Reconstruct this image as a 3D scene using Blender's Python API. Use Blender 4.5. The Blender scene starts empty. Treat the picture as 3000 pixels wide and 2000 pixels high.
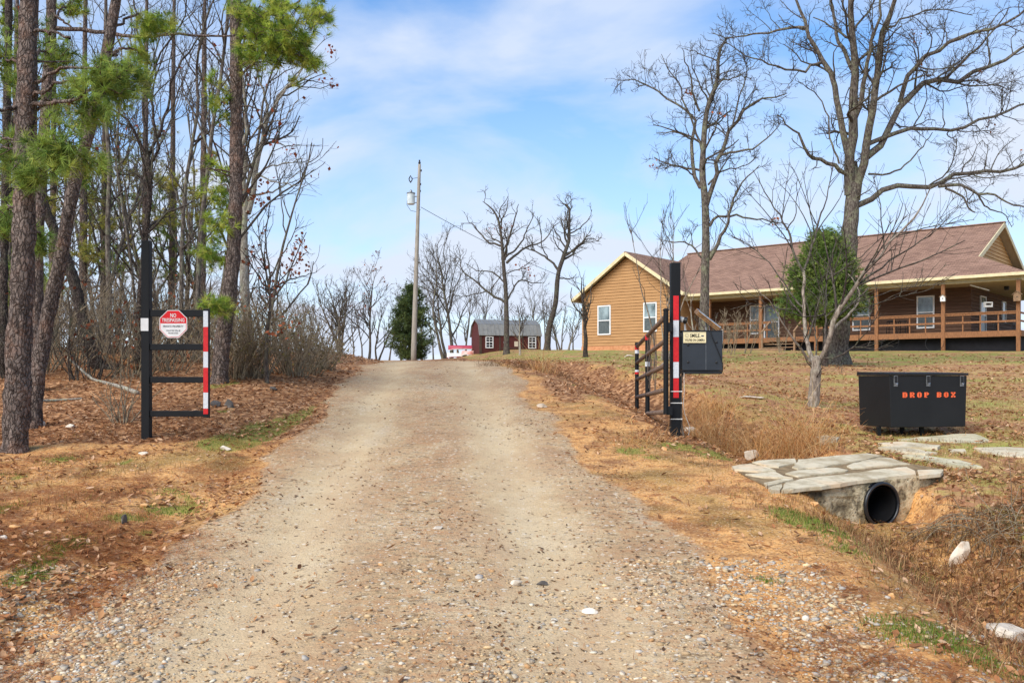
import bpy, math, random
import numpy as np
from mathutils import Vector, Matrix

SC = bpy.context.scene
COL = SC.collection
R = np.random.default_rng(7)

# ------------------------------------------------------------------ camera
F, CX, HY, EYE = 2700.0, 1500.0, 1110.0, 1.55      # focal length, centre and horizon in photo pixels; eye height
cam = bpy.data.cameras.new("camera")
cam.sensor_width = 36.0
cam.lens = F / 3000.0 * 36.0
cam.shift_y = (HY - 1000.0) / 3000.0
cam.clip_end = 2000.0
camo = bpy.data.objects.new("camera", cam)
camo.location = (0, 0, EYE)
camo.rotation_euler = (math.pi / 2, 0, 0)
COL.objects.link(camo)
SC.camera = camo

# ------------------------------------------------------------------ sky, sun, exposure
SUN_EL, SUN_AZ = math.radians(42), math.radians(-140)     # azimuth from +Y, clockwise: behind the camera, a little left
w = bpy.data.worlds.new("World"); SC.world = w; w.use_nodes = True
nt = w.node_tree; nt.nodes.clear()
def wn(t, **k):
    n = nt.nodes.new(t)
    for a, b in k.items(): setattr(n, a, b)
    return n
out = wn('ShaderNodeOutputWorld'); bg = wn('ShaderNodeBackground')
sky = wn('ShaderNodeTexSky', sky_type='NISHITA', sun_disc=False, sun_elevation=SUN_EL, sun_rotation=SUN_AZ,
         air_density=1.0, dust_density=0.3, ozone_density=4.0, altitude=200)
tc = wn('ShaderNodeTexCoord'); sep = wn('ShaderNodeSeparateXYZ')
nt.links.new(tc.outputs['Generated'], sep.inputs[0])
mz = wn('ShaderNodeMath', operation='MAXIMUM'); mz.inputs[1].default_value = 0.0
nt.links.new(sep.outputs[2], mz.inputs[0])
az = wn('ShaderNodeMath', operation='ADD'); az.inputs[1].default_value = 0.22
nt.links.new(mz.outputs[0], az.inputs[0])
dx = wn('ShaderNodeMath', operation='DIVIDE'); dy = wn('ShaderNodeMath', operation='DIVIDE')
for d, i in ((dx, 0), (dy, 1)):
    nt.links.new(sep.outputs[i], d.inputs[0]); nt.links.new(az.outputs[0], d.inputs[1])
cb = wn('ShaderNodeCombineXYZ'); nt.links.new(dx.outputs[0], cb.inputs[0]); nt.links.new(dy.outputs[0], cb.inputs[1])
mp = wn('ShaderNodeMapping'); mp.inputs['Location'].default_value = (3.1, 1.7, 0); mp.inputs['Scale'].default_value = (0.75, 0.9, 1)
mp.inputs['Rotation'].default_value = (0, 0, 0.5)
nt.links.new(cb.outputs[0], mp.inputs[0])
cn = wn('ShaderNodeTexNoise'); cn.inputs['Scale'].default_value = 1.9; cn.inputs['Detail'].default_value = 7; cn.inputs['Roughness'].default_value = 0.52
cn.inputs['Distortion'].default_value = 0.5
nt.links.new(mp.outputs[0], cn.inputs['Vector'])
cr = wn('ShaderNodeValToRGB'); cr.color_ramp.elements[0].position = 0.40; cr.color_ramp.elements[1].position = 0.66
cr.color_ramp.elements[0].color = (0.0, 0.0, 0.0, 1); cr.color_ramp.elements[1].color = (0.75, 0.75, 0.75, 1)
nt.links.new(cn.outputs['Fac'], cr.inputs[0])
hz = wn('ShaderNodeMapRange'); hz.inputs['From Min'].default_value = 0.0; hz.inputs['From Max'].default_value = 0.40
hz.inputs['To Min'].default_value = 0.72; hz.inputs['To Max'].default_value = 0.0
nt.links.new(mz.outputs[0], hz.inputs['Value'])
mx = wn('ShaderNodeMath', operation='MAXIMUM')
ad = wn('ShaderNodeMath', operation='ADD', use_clamp=True)
nt.links.new(cr.outputs[0], ad.inputs[0]); nt.links.new(hz.outputs[0], ad.inputs[1])
mixc = wn('ShaderNodeMix', data_type='RGBA'); mixc.inputs['B'].default_value = (7.0, 7.8, 9.3, 1)
nt.links.new(ad.outputs[0], mixc.inputs['Factor']); hs = wn('ShaderNodeHueSaturation'); hs.inputs['Saturation'].default_value = 1.22; hs.inputs['Value'].default_value = 2.1
nt.links.new(sky.outputs[0], hs.inputs['Color']); nt.links.new(hs.outputs[0], mixc.inputs['A'])
nt.links.new(mixc.outputs['Result'], bg.inputs['Color'])
bg.inputs['Strength'].default_value = 0.055
nt.links.new(bg.outputs[0], out.inputs[0])

sl = bpy.data.lights.new("sun", 'SUN'); sl.energy = 2.4; sl.angle = math.radians(50); sl.color = (1.0, 0.94, 0.85)
so = bpy.data.objects.new("sun", sl); COL.objects.link(so)
sd = Vector((math.sin(SUN_AZ) * math.cos(SUN_EL), math.cos(SUN_AZ) * math.cos(SUN_EL), math.sin(SUN_EL)))
so.rotation_euler = sd.to_track_quat('Z', 'Y').to_euler()
so.location = (-6, -8, 20)
SC.view_settings.view_transform = 'Standard'
SC.view_settings.look = 'None'
SC.view_settings.gamma = 1.0
SC.view_settings.exposure = 1.0
SC.render.engine = 'CYCLES'
SC.cycles.max_bounces = 6; SC.cycles.diffuse_bounces = 3; SC.cycles.transparent_max_bounces = 6

# ------------------------------------------------------------------ helpers
def lin(r, g, b):
    f = lambda c: (c / 255 / 12.92) if c / 255 <= 0.04045 else ((c / 255 + 0.055) / 1.055) ** 2.4
    return (f(r), f(g), f(b), 1.0)

def px(x, y, Y):
    """photo pixel at a known distance Y -> world point"""
    return np.array([(x - CX) / F * Y, Y, EYE + (HY - y) / F * Y])

def ss(a, b, x):
    t = np.clip((x - a) / (b - a), 0, 1)
    return t * t * (3 - 2 * t)

def _h(ix, iy, s):
    n = (ix.astype(np.int64) * 374761393 + iy.astype(np.int64) * 668265263 + s * 1274126177) & 0x7fffffff
    n = ((n ^ (n >> 13)) * 1274126177) & 0x7fffffff
    n = ((n ^ (n >> 16)) * 668265263) & 0x7fffffff
    return (n & 0xffffff) / float(0xffffff)

def vn(x, y, s=0):
    x = np.asarray(x, float); y = np.asarray(y, float)
    ix = np.floor(x); iy = np.floor(y); fx = x - ix; fy = y - iy
    fx = fx * fx * (3 - 2 * fx); fy = fy * fy * (3 - 2 * fy)
    a = _h(ix, iy, s); b = _h(ix + 1, iy, s); c = _h(ix, iy + 1, s); d = _h(ix + 1, iy + 1, s)
    return (a * (1 - fx) + b * fx) * (1 - fy) + (c * (1 - fx) + d * fx) * fy

def fbm(x, y, o=4, s=0):
    t = 0; a = 0.5; n = 0
    for i in range(o):
        t = t + a * vn(np.asarray(x) * 2 ** i + 17.3 * i, np.asarray(y) * 2 ** i - 9.1 * i, s + i); n += a; a *= 0.5
    return t / n

# ------------------------------------------------------------------ terrain function
DY = np.array([-20, 0, 5, 8, 10.5, 13.5, 16, 22, 30, 45, 75, 200.])
DX = np.array([2.9, 2.9, 2.72, 2.82, 2.5, 2.05, 1.6, 0.75, 0.0, -1.2, -5, -5.])
def ditch_x(Y): return np.interp(Y, DY, DX)
def road_c(Y): return np.where(Y < 24, -0.1 - 0.078 * Y, -1.97 - 0.078 * (Y - 24) - 0.010 * (np.maximum(Y, 24) - 24) ** 2)
def road_d(X, Y):
    """signed distance from the road's edge (negative inside)"""
    hw = 1.42 + 0.25 * ss(6, 3, Y)
    return np.abs(X - road_c(Y)) - hw

def gz(X, Y):
    X = np.asarray(X, float); Y = np.asarray(Y, float)
    P = np.where(Y < 16, 0.0964 * np.maximum(Y, -3), 0)
    t = np.clip(Y - 16, 0, 8)
    P = np.where(Y >= 16, 1.5424 + 0.0964 * t - 0.5 * 0.00955 * t * t + 0.02 * np.maximum(Y - 24, 0), P)
    L = np.where(Y < 10, 0.0964 * np.maximum(Y, -3) - 0.034, 0.362 + 0.0568 * Y)
    L = np.where(Y > 44, 2.861 + 0.033 * (Y - 44), L)
    xd = ditch_x(Y)
    T = 1.2 + 3.0 * ss(10, 16, Y) + 2 * ss(24, 60, Y)
    wgt = ss(xd - 0.25, xd - 0.25 + T, X)
    Z = P * (1 - wgt) + L * wgt
    D = np.interp(Y, [-5, 4, 5, 7, 9, 10.5, 13, 16, 22, 28], [0.36, 0.36, 0.34, 0.29, 0.30, 0.33, 0.28, 0.22, 0.14, 0.0])
    Z = Z - D * np.exp(-((X - xd) / 0.48) ** 2)
    # little cut bank on the lawn side of the ditch further up
    Z = Z + 0.16 * ss(xd + 0.15, xd + 0.75, X) * ss(xd + 3.5, xd + 1.2, X) * ss(10.5, 13, Y) * ss(24, 18, Y)
    # left verge: shallow gutter, then the bank that rises toward the woods
    xl = road_c(Y) - 1.42
    dl = xl - X
    Z = Z - 0.05 * np.exp(-((dl - 0.35) / 0.3) ** 2) * ss(14, 9, Y)
    Z = Z + (0.22 * ss(0.1, 1.4, dl) + 0.1 * ss(1.5, 7, dl)) * ss(8.5, 15, Y) * ss(40, 26, Y)
    # wheel ruts and crown of the road
    rc = X - road_c(Y)
    Z = Z - 0.03 * np.exp(-((np.abs(rc + 0.05) - 0.78) / 0.25) ** 2) * ss(26, 18, Y)
    # relief
    far = ss(2, 40, Y)
    rd = ss(-0.5, 0.6, road_d(X, Y))
    Z = Z + (0.035 + 0.09 * far) * (fbm(X * 0.35, Y * 0.35, 3, 3) - 0.5) * (0.35 + 0.65 * rd)
    Z = Z + 0.05 * (fbm(X * 2.1, Y * 2.1, 3, 9) - 0.5) * (0.25 + 0.75 * rd)
    Z = Z + 0.018 * (fbm(X * 9, Y * 9, 2, 21) - 0.5) * (0.5 + 0.5 * rd) * ss(30, 12, Y)
    # trodden level spot under the drop box, made-up ground beside the footbridge
    Z = Z + (0.90 + 0.05 * (Y - 10.2) - Z) * ss(0.95, 0.45, np.hypot((X - 4.65) * 0.8, Y - 10.35))
    Z = Z + (0.0964 * Y - Z) * 0.9 * ss(0.55, 0.25, np.hypot((X - 1.95) * 0.9, (Y - 7.6) * 0.55))
    # scour hole at the mouth of the culvert
    Z = Z + (np.minimum(Z, 0.40) - Z) * ss(0.55, 0.22, np.hypot((X - 2.9) * 1.25, (Y - 7.0) * 0.8)) 
    Z = Z + (np.minimum(Z, 0.38) - Z) * ss(0.36, 0.22, np.abs(X - 3.02)) * ss(6.9, 7.2, Y) * ss(9.3, 9.1, Y)
    # knoll that carries the shed and the boats
    Z = Z + 0.30 * np.exp(-((X + 2.6) / 3.2) ** 2 - ((Y - 73) / 9) ** 2)
    # beyond the hilltop the land falls away
    Z = Z - np.where(Y > 88, 0.0016 * np.minimum(Y - 88, 140) ** 2, 0) - 0.0009 * np.maximum(np.abs(X - 5) - 45, 0) ** 2
    return Z

_YS = np.geomspace(2.5, 150, 3000)
def on_ground(x, y):
    """photo pixel -> the point of the ground that it looks at"""
    X = (x - CX) / F * _YS; Zr = EYE + (HY - y) / F * _YS
    d = Zr - gz(X, _YS)
    i = int(np.argmax(d < 0)) if (d < 0).any() else len(d) - 1
    i = max(i, 1)
    t = d[i - 1] / (d[i - 1] - d[i] + 1e-9); t = min(max(t, 0), 1)
    Y = _YS[i - 1] + t * (_YS[i] - _YS[i - 1])
    X0 = (x - CX) / F * Y
    return np.array([X0, Y, float(gz(X0, Y))])
def base_at(x, Y):
    """point of the ground under photo column x at distance Y"""
    X0 = (x - CX) / F * Y
    return np.array([X0, Y, float(gz(X0, Y))])

# ------------------------------------------------------------------ objects
ORG = {}
def tag(o, label=None, cat=None, group=None, kind=None):
    if label: o['label'] = label
    if cat: o['category'] = cat
    if group: o['group'] = group
    if kind: o['kind'] = kind
    return o
def thing(name, label, cat, loc=(0, 0, 0), group=None, rot=None):
    o = bpy.data.objects.new(name, None); COL.objects.link(o)
    o.location = tuple(float(v) for v in loc); o.empty_display_size = 0.2
    if rot is not None: o.rotation_euler = rot; ORG[o.name] = np.zeros(3)
    else: ORG[o.name] = np.array(loc, float)
    return tag(o, label, cat, group)
def np_mesh(name, V, faces_list, mat, parent=None, smooth=False, cols=None, label=None):
    """faces_list: list of (n,k) index arrays"""
    org = ORG.get(parent.name, np.zeros(3)) if parent is not None else np.zeros(3)
    V = np.asarray(V, np.float32) - org.astype(np.float32)
    me = bpy.data.meshes.new(name)
    me.vertices.add(len(V)); me.vertices.foreach_set('co', V.ravel())
    lo = np.concatenate([f.ravel() for f in faces_list]).astype(np.int32)
    tot = np.concatenate([np.full(len(f), f.shape[1], np.int32) for f in faces_list])
    st = np.concatenate([[0], np.cumsum(tot)[:-1]]).astype(np.int32)
    me.loops.add(len(lo)); me.loops.foreach_set('vertex_index', lo)
    me.polygons.add(len(tot)); me.polygons.foreach_set('loop_start', st); me.polygons.foreach_set('loop_total', tot)
    if smooth: me.polygons.foreach_set('use_smooth', np.ones(len(tot), bool))
    if cols is not None:
        a = me.attributes.new('col', 'FLOAT_COLOR', 'POINT')
        c = np.ones((len(V), 4), np.float32); c[:, :cols.shape[1]] = cols
        a.data.foreach_set('color', c.ravel())
    me.update(calc_edges=True)
    if mat: me.materials.append(mat)
    o = bpy.data.objects.new(name, me); COL.objects.link(o)
    if parent is not None: o.parent = parent
    ORG[o.name] = org
    if label: o['label'] = label
    return o

class MB:
    def __init__(s): s.v = []; s.f = []
    def add(s, vs, fs):
        b = len(s.v); s.v += [tuple(float(c) for c in p) for p in vs]; s.f += [tuple(i + b for i in f) for f in fs]; return s
    def hexa(s, p):      # 8 corners: bottom 0-3 ccw, top 4-7
        return s.add(p, [(0, 3, 2, 1), (4, 5, 6, 7), (0, 1, 5, 4), (1, 2, 6, 5), (2, 3, 7, 6), (3, 0, 4, 7)])
    def box(s, x0, x1, y0, y1, z0, z1):
        return s.hexa([(x0, y0, z0), (x1, y0, z0), (x1, y1, z0), (x0, y1, z0), (x0, y0, z1), (x1, y0, z1), (x1, y1, z1), (x0, y1, z1)])
    def obox(s, c, ex, ey, ez):
        c, ex, ey, ez = (np.array(a, float) for a in (c, ex, ey, ez))
        k = [(-1, -1, -1), (1, -1, -1), (1, 1, -1), (-1, 1, -1), (-1, -1, 1), (1, -1, 1), (1, 1, 1), (-1, 1, 1)]
        return s.hexa([c + a * ex / 2 + b * ey / 2 + d * ez / 2 for a, b, d in k])
    def bar(s, a, b, w, h, up=(0, 0, 1)):
        a = np.array(a, float); b = np.array(b, float); d = b - a; L = np.linalg.norm(d); d /= L
        up = np.array(up, float); sx = np.cross(d, up); sx /= np.linalg.norm(sx); u = np.cross(sx, d)
        return s.obox((a + b) / 2, d * L, sx * w, u * h)
    def prism(s, poly, off):   # polygon (3D pts) extruded by vector off
        n = len(poly); off = np.array(off, float); P = [np.array(p, float) for p in poly]
        vs = P + [p + off for p in P]
        fs = [tuple(range(n)), tuple(range(2 * n - 1, n - 1, -1))] + [(i, i + n, (i + 1) % n + n, (i + 1) % n) for i in range(n)]
        return s.add(vs, fs)
    def tube(s, pts, rads, n=8, cap=True):
        pts = [np.array(p, float) for p in pts]; k = len(pts)
        if not hasattr(rads, '__len__'): rads = [rads] * k
        vs = []; m = pts[-1] - pts[0]
        ref = np.eye(3)[int(np.argmin(np.abs(m)))]
        for i, p in enumerate(pts):
            t = pts[min(i + 1, k - 1)] - pts[max(i - 1, 0)]; t = t / (np.linalg.norm(t) + 1e-9)
            a = np.cross(t, ref); a /= np.linalg.norm(a) + 1e-9; b = np.cross(t, a)
            vs += [p + rads[i] * (math.cos(2 * math.pi * j / n) * a + math.sin(2 * math.pi * j / n) * b) for j in range(n)]
        fs = [(i * n + j, i * n + (j + 1) % n, (i + 1) * n + (j + 1) % n, (i + 1) * n + j) for i in range(k - 1) for j in range(n)]
        if cap: fs += [tuple(range(n - 1, -1, -1)), tuple(range((k - 1) * n, k * n))]
        return s.add(vs, fs)
    def build(s, name, mat, parent=None, smooth=False, bevel=0, label=None):
        org = ORG.get(parent.name, np.zeros(3)) if parent is not None else np.zeros(3)
        me = bpy.data.meshes.new(name)
        me.from_pydata([tuple(np.array(p) - org) for p in s.v], [], s.f); me.update()
        if smooth: me.polygons.foreach_set('use_smooth', [True] * len(me.polygons))
        me.materials.append(mat)
        o = bpy.data.objects.new(name, me); COL.objects.link(o)
        if parent is not None: o.parent = parent
        ORG[o.name] = org
        if bevel:
            b = o.modifiers.new('bevel', 'BEVEL'); b.width = bevel; b.segments = 2; b.limit_method = 'ANGLE'
        if label: o['label'] = label
        return o

# ------------------------------------------------------------------ materials
MATS = {}
class NT:
    def __init__(s, name):
        m = bpy.data.materials.new(name); m.use_nodes = True; s.m = m; s.t = m.node_tree
        s.b = s.t.nodes['Principled BSDF']
    def n(s, typ, ins=None, **k):
        n = s.t.nodes.new(typ)
        for a, b in k.items(): setattr(n, a, b)
        for a, b in (ins or {}).items():
            if hasattr(b, 'is_output'): s.t.links.new(b, n.inputs[a])
            else: n.inputs[a].default_value = b
        return n
    def coord(s, kind='Object', scale=(1, 1, 1)):
        c = s.n('ShaderNodeTexCoord').outputs[kind]
        if scale != (1, 1, 1): c = s.n('ShaderNodeMapping', {'Vector': c, 'Scale': scale}).outputs[0]
        return c
    def pos(s): return s.n('ShaderNodeNewGeometry').outputs['Position']
    def noise(s, vec, scale, detail=5, rough=0.55, dist=0.0):
        return s.n('ShaderNodeTexNoise', {'Vector': vec, 'Scale': scale, 'Detail': detail, 'Roughness': rough, 'Distortion': dist}).outputs['Fac']
    def vor(s, vec, scale, feature='F1', rnd=1.0):
        return s.n('ShaderNodeTexVoronoi', {'Vector': vec, 'Scale': scale, 'Randomness': rnd}, feature=feature)
    def ramp(s, fac, stops, interp='LINEAR'):
        r = s.n('ShaderNodeValToRGB', {'Fac': fac}); e = r.color_ramp.elements; r.color_ramp.interpolation = interp
        while len(e) < len(stops): e.new(0.5)
        for i, (p, c) in enumerate(stops):
            e[i].position = p; e[i].color = c if hasattr(c, '__len__') else (c, c, c, 1)
        return r.outputs[0]
    def mix(s, fac, a, b, blend='MIX'):
        n = s.n('ShaderNodeMix', {}, data_type='RGBA', blend_type=blend)
        for k, v in (('Factor', fac), ('A', a), ('B', b)):
            if hasattr(v, 'is_output'): s.t.links.new(v, n.inputs[k])
            else: n.inputs[k].default_value = v
        return n.outputs['Result']
    def math(s, op, a, b=0.0, c=None, clamp=False):
        d = {0: a, 1: b}
        if c is not None: d[2] = c
        return s.n('ShaderNodeMath', d, operation=op, use_clamp=clamp).outputs[0]
    def bump(s, h, strength=0.5, dist=0.01):
        n = s.n('ShaderNodeBump', {'Height': h, 'Strength': strength, 'Distance': dist}).outputs[0]
        s.t.links.new(n, s.b.inputs['Normal']); return n
    def color(s, c):
        if hasattr(c, 'is_output'): s.t.links.new(c, s.b.inputs['Base Color'])
        else: s.b.inputs['Base Color'].default_value = c
    def set(s, rough=0.8, metal=0.0, spec=0.3):
        s.b.inputs['Roughness'].default_value = rough; s.b.inputs['Metallic'].default_value = metal
        s.b.inputs['Specular IOR Level'].default_value = spec; return s

def simple(name, c1, c2=None, scale=6, rough=0.8, metal=0, spec=0.3, bump=0.0, bscale=40, stretch=(1, 1, 1), detail=6, bd=0.01):
    if name in MATS: return MATS[name]
    k = NT(name).set(rough, metal, spec)
    v = k.coord('Object', stretch)
    c2 = c2 or tuple(0.75 * a for a in c1[:3]) + (1,)
    k.color(k.ramp(k.noise(v, scale, detail), [(0.32, c2), (0.68, c1)]))
    if bump: k.bump(k.noise(v, bscale, 5), bump, bd)
    MATS[name] = k.m
    return k.m
# ================================================================== ground
def zones(X, Y):
    """where each kind of ground lies: road, clay, leaf litter, green grass, lawn (0..1 each)"""
    rdd = road_d(X, Y)
    n1 = fbm(X * 0.9, Y * 0.9, 4, 31); n2 = fbm(X * 2.6, Y * 2.6, 3, 41)
    road = ss(0.28, -0.18, rdd + (n1 - 0.5) * 0.7)
    right = ss(-0.2, 0.3, X - road_c(Y))
    xd = ditch_x(Y)
    # left side: orange clay and needles near, leaf litter beyond and up the bank
    left = 1 - right
    leafL = ss(-0.55, 0.45, (-(X) - 5.6) + (n1 - 0.5) * 2.6 + 3.6 * ss(8.4, 10.2, Y) + 2.2 * ss(11, 15, Y))
    # right: verge clay, litter in and around ditch, then lawn
    leafR = np.exp(-((X - xd + 0.1) / 0.75) ** 2) * (0.22 + 0.78 * ss(8.5, 10.0, Y)) + ss(9.0, 10.5, Y) * ss(-0.1, 0.9, rdd) * ss(xd + 1.0, xd + 0.2, X) * 0.95 * ss(.32, .50, n1)
    leafR = np.clip(leafR * (0.6 + 0.9 * n1), 0, 1)
    lawn = ss(xd + 0.35, xd + 0.9, X) * ss(4.2, 6.0, Y) * right
    leaf = np.clip(left * leafL + right * leafR * (1 - lawn * 0.8), 0, 1) * (1 - road)
    green = ss(0.66, 0.80, n1 * 0.7 + n2 * 0.3) * ss(-0.1, 0.5, rdd) * 0.7
    green = green + 1.5 * ss(0.42, 0.60, n2 * 0.5 + n1 * 0.5) * lawn * ss(24, 36, Y) + 0.40 * ss(0.50, 0.66, n1) * lawn * ss(14, 8, Y)
    def blob(cx, cy, rx, ry, a=1.0):
        return a * np.exp(-((X - cx) / rx) ** 2 - ((Y - cy) / ry) ** 2)
    for (bx, by, rx, ry, a) in ((880, 1215, 30, 0.9, 1.1), (800, 1250, 60, 0.7, 1.2), (700, 1290, 70, 0.45, 1.1), (640, 1300, 60, 0.3, .9), (205, 1590, 45, 0.15, 1.9),
                                (120, 1642, 40, 0.13, 1.9), (85, 1690, 50, 0.13, 1.9), (425, 1562, 16, 0.06, 1.0), (180, 1345, 60, 0.35, .8), (15, 1490, 40, 0.3, .7),
                                (2340, 1520, 70, 0.3, 1.2), (2430, 1545, 60, 0.25, 1.0), (2700, 1690, 90, 0.2, .5), (2680, 1850, 160, 0.25, .45), (2900, 1950, 110, 0.2, .4),
                                (2480, 1610, 70, 0.2, .6), (2250, 1700, 60, .1, .4)):
        p = on_ground(bx, by); green = green + blob(p[0], p[1], rx / F * p[1], ry, a)
    green = np.clip(green * (0.55 + 0.9 * n2), 0, 1)
    return road, leaf, green, lawn

gy = [-12, -6, -2, 0, 1.2, 2.0]
y = 2.4
while y < 150: gy.append(y); y += max(0.045, 0.0075 * y)
gy += [160, 180, 210, 250, 320, 420]
gx = []
x = 0.0
while x < 5.2: gx.append(x); x += 0.05
while x < 70: gx.append(x); x += 0.05 + 0.035 * (x - 5.2)
gx += [80, 100, 130, 180, 260]
gx = np.array(sorted([-a for a in gx[1:]] + gx)); gy = np.array(gy)
GX, GY = np.meshgrid(gx, gy)
GZ = gz(GX, GY)
nx, ny = len(gx), len(gy)
V = np.stack([GX, GY, GZ], -1).reshape(-1, 3)
ii = (np.arange(ny - 1)[:, None] * nx + np.arange(nx - 1)[None]).ravel()
Q = np.stack([ii, ii + 1, ii + nx + 1, ii + nx], 1)
zr, zl, zg, zw = zones(GX.ravel(), GY.ravel())
zc = np.stack([zr, zl, zg, zw], 1)
_rc = GX.ravel() - road_c(GY.ravel())
ztrack = np.exp(-((np.abs(_rc + 0.05) - 0.74) / 0.34) ** 2) * (0.55 + 0.9 * fbm(GX.ravel() * 0.8, GY.ravel() * 0.35, 3, 55))

k = NT('ground_earth').set(0.95, 0, 0.15)
P = k.pos()
at = k.n('ShaderNodeAttribute', attribute_name='col')
sp = k.n('ShaderNodeSeparateColor', {'Color': at.outputs['Color']})
nA = k.noise(P, 1.1, 6); nB = k.noise(P, 7, 8, 0.62); nC = k.noise(P, 45, 6, 0.65); nD = k.noise(P, 170, 3, 0.6)
def crisp(m, amt=0.9, lo=0.35, hi=0.65):
    j = k.math('ADD', m, k.math('MULTIPLY', k.math('SUBTRACT', k.math('ADD', k.math('MULTIPLY', nB, 0.55), k.math('MULTIPLY', nC, 0.45)), 0.5), amt))
    return k.n('ShaderNodeMapRange', {'Value': j, 'From Min': lo, 'From Max': hi}, interpolation_type='SMOOTHSTEP').outputs[0]
mR, mL, mG, mW = crisp(sp.outputs[0], 0.9), crisp(sp.outputs[1], 1.3), crisp(sp.outputs[2], 1.6, 0.4, 0.7), crisp(at.outputs['Alpha'], 0.8)
# pebbles printed in the dirt, finer than the real stones
v1 = k.vor(P, 62); v2 = k.vor(P, 120)
pebcol = k.ramp(k.n('ShaderNodeSeparateColor', {'Color': v1.outputs['Color']}).outputs[0],
                [(0.0, lin(196, 188, 172)), (0.3, lin(150, 132, 108)), (0.55, lin(206, 178, 138)), (0.78, lin(122, 110, 98)), (1.0, lin(224, 214, 198))], 'CONSTANT')
pebsel = k.math('MULTIPLY', k.math('LESS_THAN', v1.outputs['Distance'], 0.40),
                k.math('GREATER_THAN', k.math('ADD', k.n('ShaderNodeSeparateColor', {'Color': v1.outputs['Color']}).outputs[1], k.math('MULTIPLY', k.math('SUBTRACT', nA, 0.5), 1.0)), 0.66))
road = k.ramp(k.math('ADD', k.math('MULTIPLY', nA, 0.5), k.math('MULTIPLY', nB, 0.5)), [(0.28, lin(162, 132, 96)), (0.46, lin(194, 168, 128)), (0.6, lin(206, 184, 146)), (0.75, lin(188, 156, 114))])
nE = k.noise(k.n('ShaderNodeMapping', {'Vector': P, 'Scale': (1.0, 0.35, 1.0), 'Location': (3, 9, 0)}).outputs[0], 2.3, 6, 0.6)
road = k.mix(k.ramp(nE, [(0.44, 0.0), (0.62, 0.75)]), road, lin(168, 132, 98))
road = k.mix(k.ramp(nE, [(0.30, 0.6), (0.44, 0.0)]), road, lin(196, 182, 158))
road = k.mix(k.ramp(nC, [(0.36, 0.55), (0.50, 0.0)]), road, lin(122, 98, 70))
road = k.mix(k.ramp(nD, [(0.30, 0.6), (0.42, 0.0)]), road, lin(104, 84, 62))
trk = k.n('ShaderNodeAttribute', attribute_name='track').outputs['Fac']
offt = k.math('SUBTRACT', 1.0, trk, clamp=True)
nG = k.noise(k.n('ShaderNodeMapping', {'Vector': P, 'Scale': (0.55, 1.0, 1.0)}).outputs[0], 15, 8, 0.72)
road = k.mix(k.math('MULTIPLY', offt, k.ramp(nG, [(0.46, 0.0), (0.58, 0.7)])), road, lin(170, 126, 88))
road = k.mix(k.math('MULTIPLY', k.math('ADD', k.math('MULTIPLY', offt, 0.75), 0.25), k.ramp(nG, [(0.37, 0.95), (0.49, 0.0)])), road, lin(128, 102, 74))
road = k.mix(k.math('MULTIPLY', trk, 0.45), road, lin(204, 180, 142))
v3 = k.vor(k.n('ShaderNodeMapping', {'Vector': P, 'Scale': (0.8, 1.0, 1.0)}).outputs[0], 30)
sel3 = k.math('MULTIPLY', k.math('LESS_THAN', v3.outputs['Distance'], 0.34), k.math('GREATER_THAN', k.math('ADD', k.n('ShaderNodeSeparateColor', {'Color': v3.outputs['Color']}).outputs[1], k.math('MULTIPLY', offt, 0.22)), 0.80))
col3 = k.ramp(k.n('ShaderNodeSeparateColor', {'Color': v3.outputs['Color']}).outputs[0], [(0.0, lin(206, 190, 164)), (0.25, lin(108, 88, 68)), (0.45, lin(190, 150, 108)), (0.65, lin(84, 68, 54)), (0.8, lin(218, 206, 186))], 'CONSTANT')
road = k.mix(k.math('MULTIPLY', sel3, 0.8), road, col3)
road = k.mix(k.math('MULTIPLY', pebsel, k.math('ADD', k.math('MULTIPLY', offt, 0.5), 0.3)), road, pebcol)
# clay and needle mulch of the verges
clay = k.ramp(nB, [(0.25, lin(120, 78, 46)), (0.38, lin(182, 124, 74)), (0.50, lin(222, 168, 104)), (0.68, lin(216, 164, 106)), (0.85, lin(176, 126, 82))])
nF = k.noise(k.n('ShaderNodeMapping', {'Vector': P, 'Location': (7, 2, 0)}).outputs[0], 2.6, 9, 0.66)
clay = k.mix(k.ramp(nF, [(0.46, 0.0), (0.60, 0.8)]), clay, lin(142, 100, 66))
clay = k.mix(k.ramp(nF, [(0.28, 0.55), (0.42, 0.0)]), clay, lin(196, 158, 110))
clay = k.mix(k.ramp(nC, [(0.38, 0.75), (0.52, 0.0)]), clay, lin(118, 76, 46))
clay = k.mix(k.ramp(nA, [(0.50, 0.0), (0.64, 0.55)]), clay, lin(120, 104, 52))
clay = k.mix(k.math('MULTIPLY', pebsel, 0.8), clay, k.mix(0.45, pebcol, lin(220, 170, 110)))
# leaf litter
vl = k.vor(k.n('ShaderNodeMapping', {'Vector': P, 'Scale': (1, 0.8, 1)}).outputs[0], 17)
leafc = k.ramp(k.n('ShaderNodeSeparateColor', {'Color': vl.outputs['Color']}).outputs[0],
               [(0.0, lin(122, 84, 56)), (0.2, lin(172, 126, 86)), (0.4, lin(146, 102, 66)), (0.6, lin(192, 146, 104)), (0.8, lin(134, 94, 64)), (1.0, lin(206, 164, 122))], 'CONSTANT')
leafc = k.mix(k.ramp(nC, [(0.36, 0.7), (0.5, 0.0)]), leafc, lin(100, 70, 46))
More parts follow.
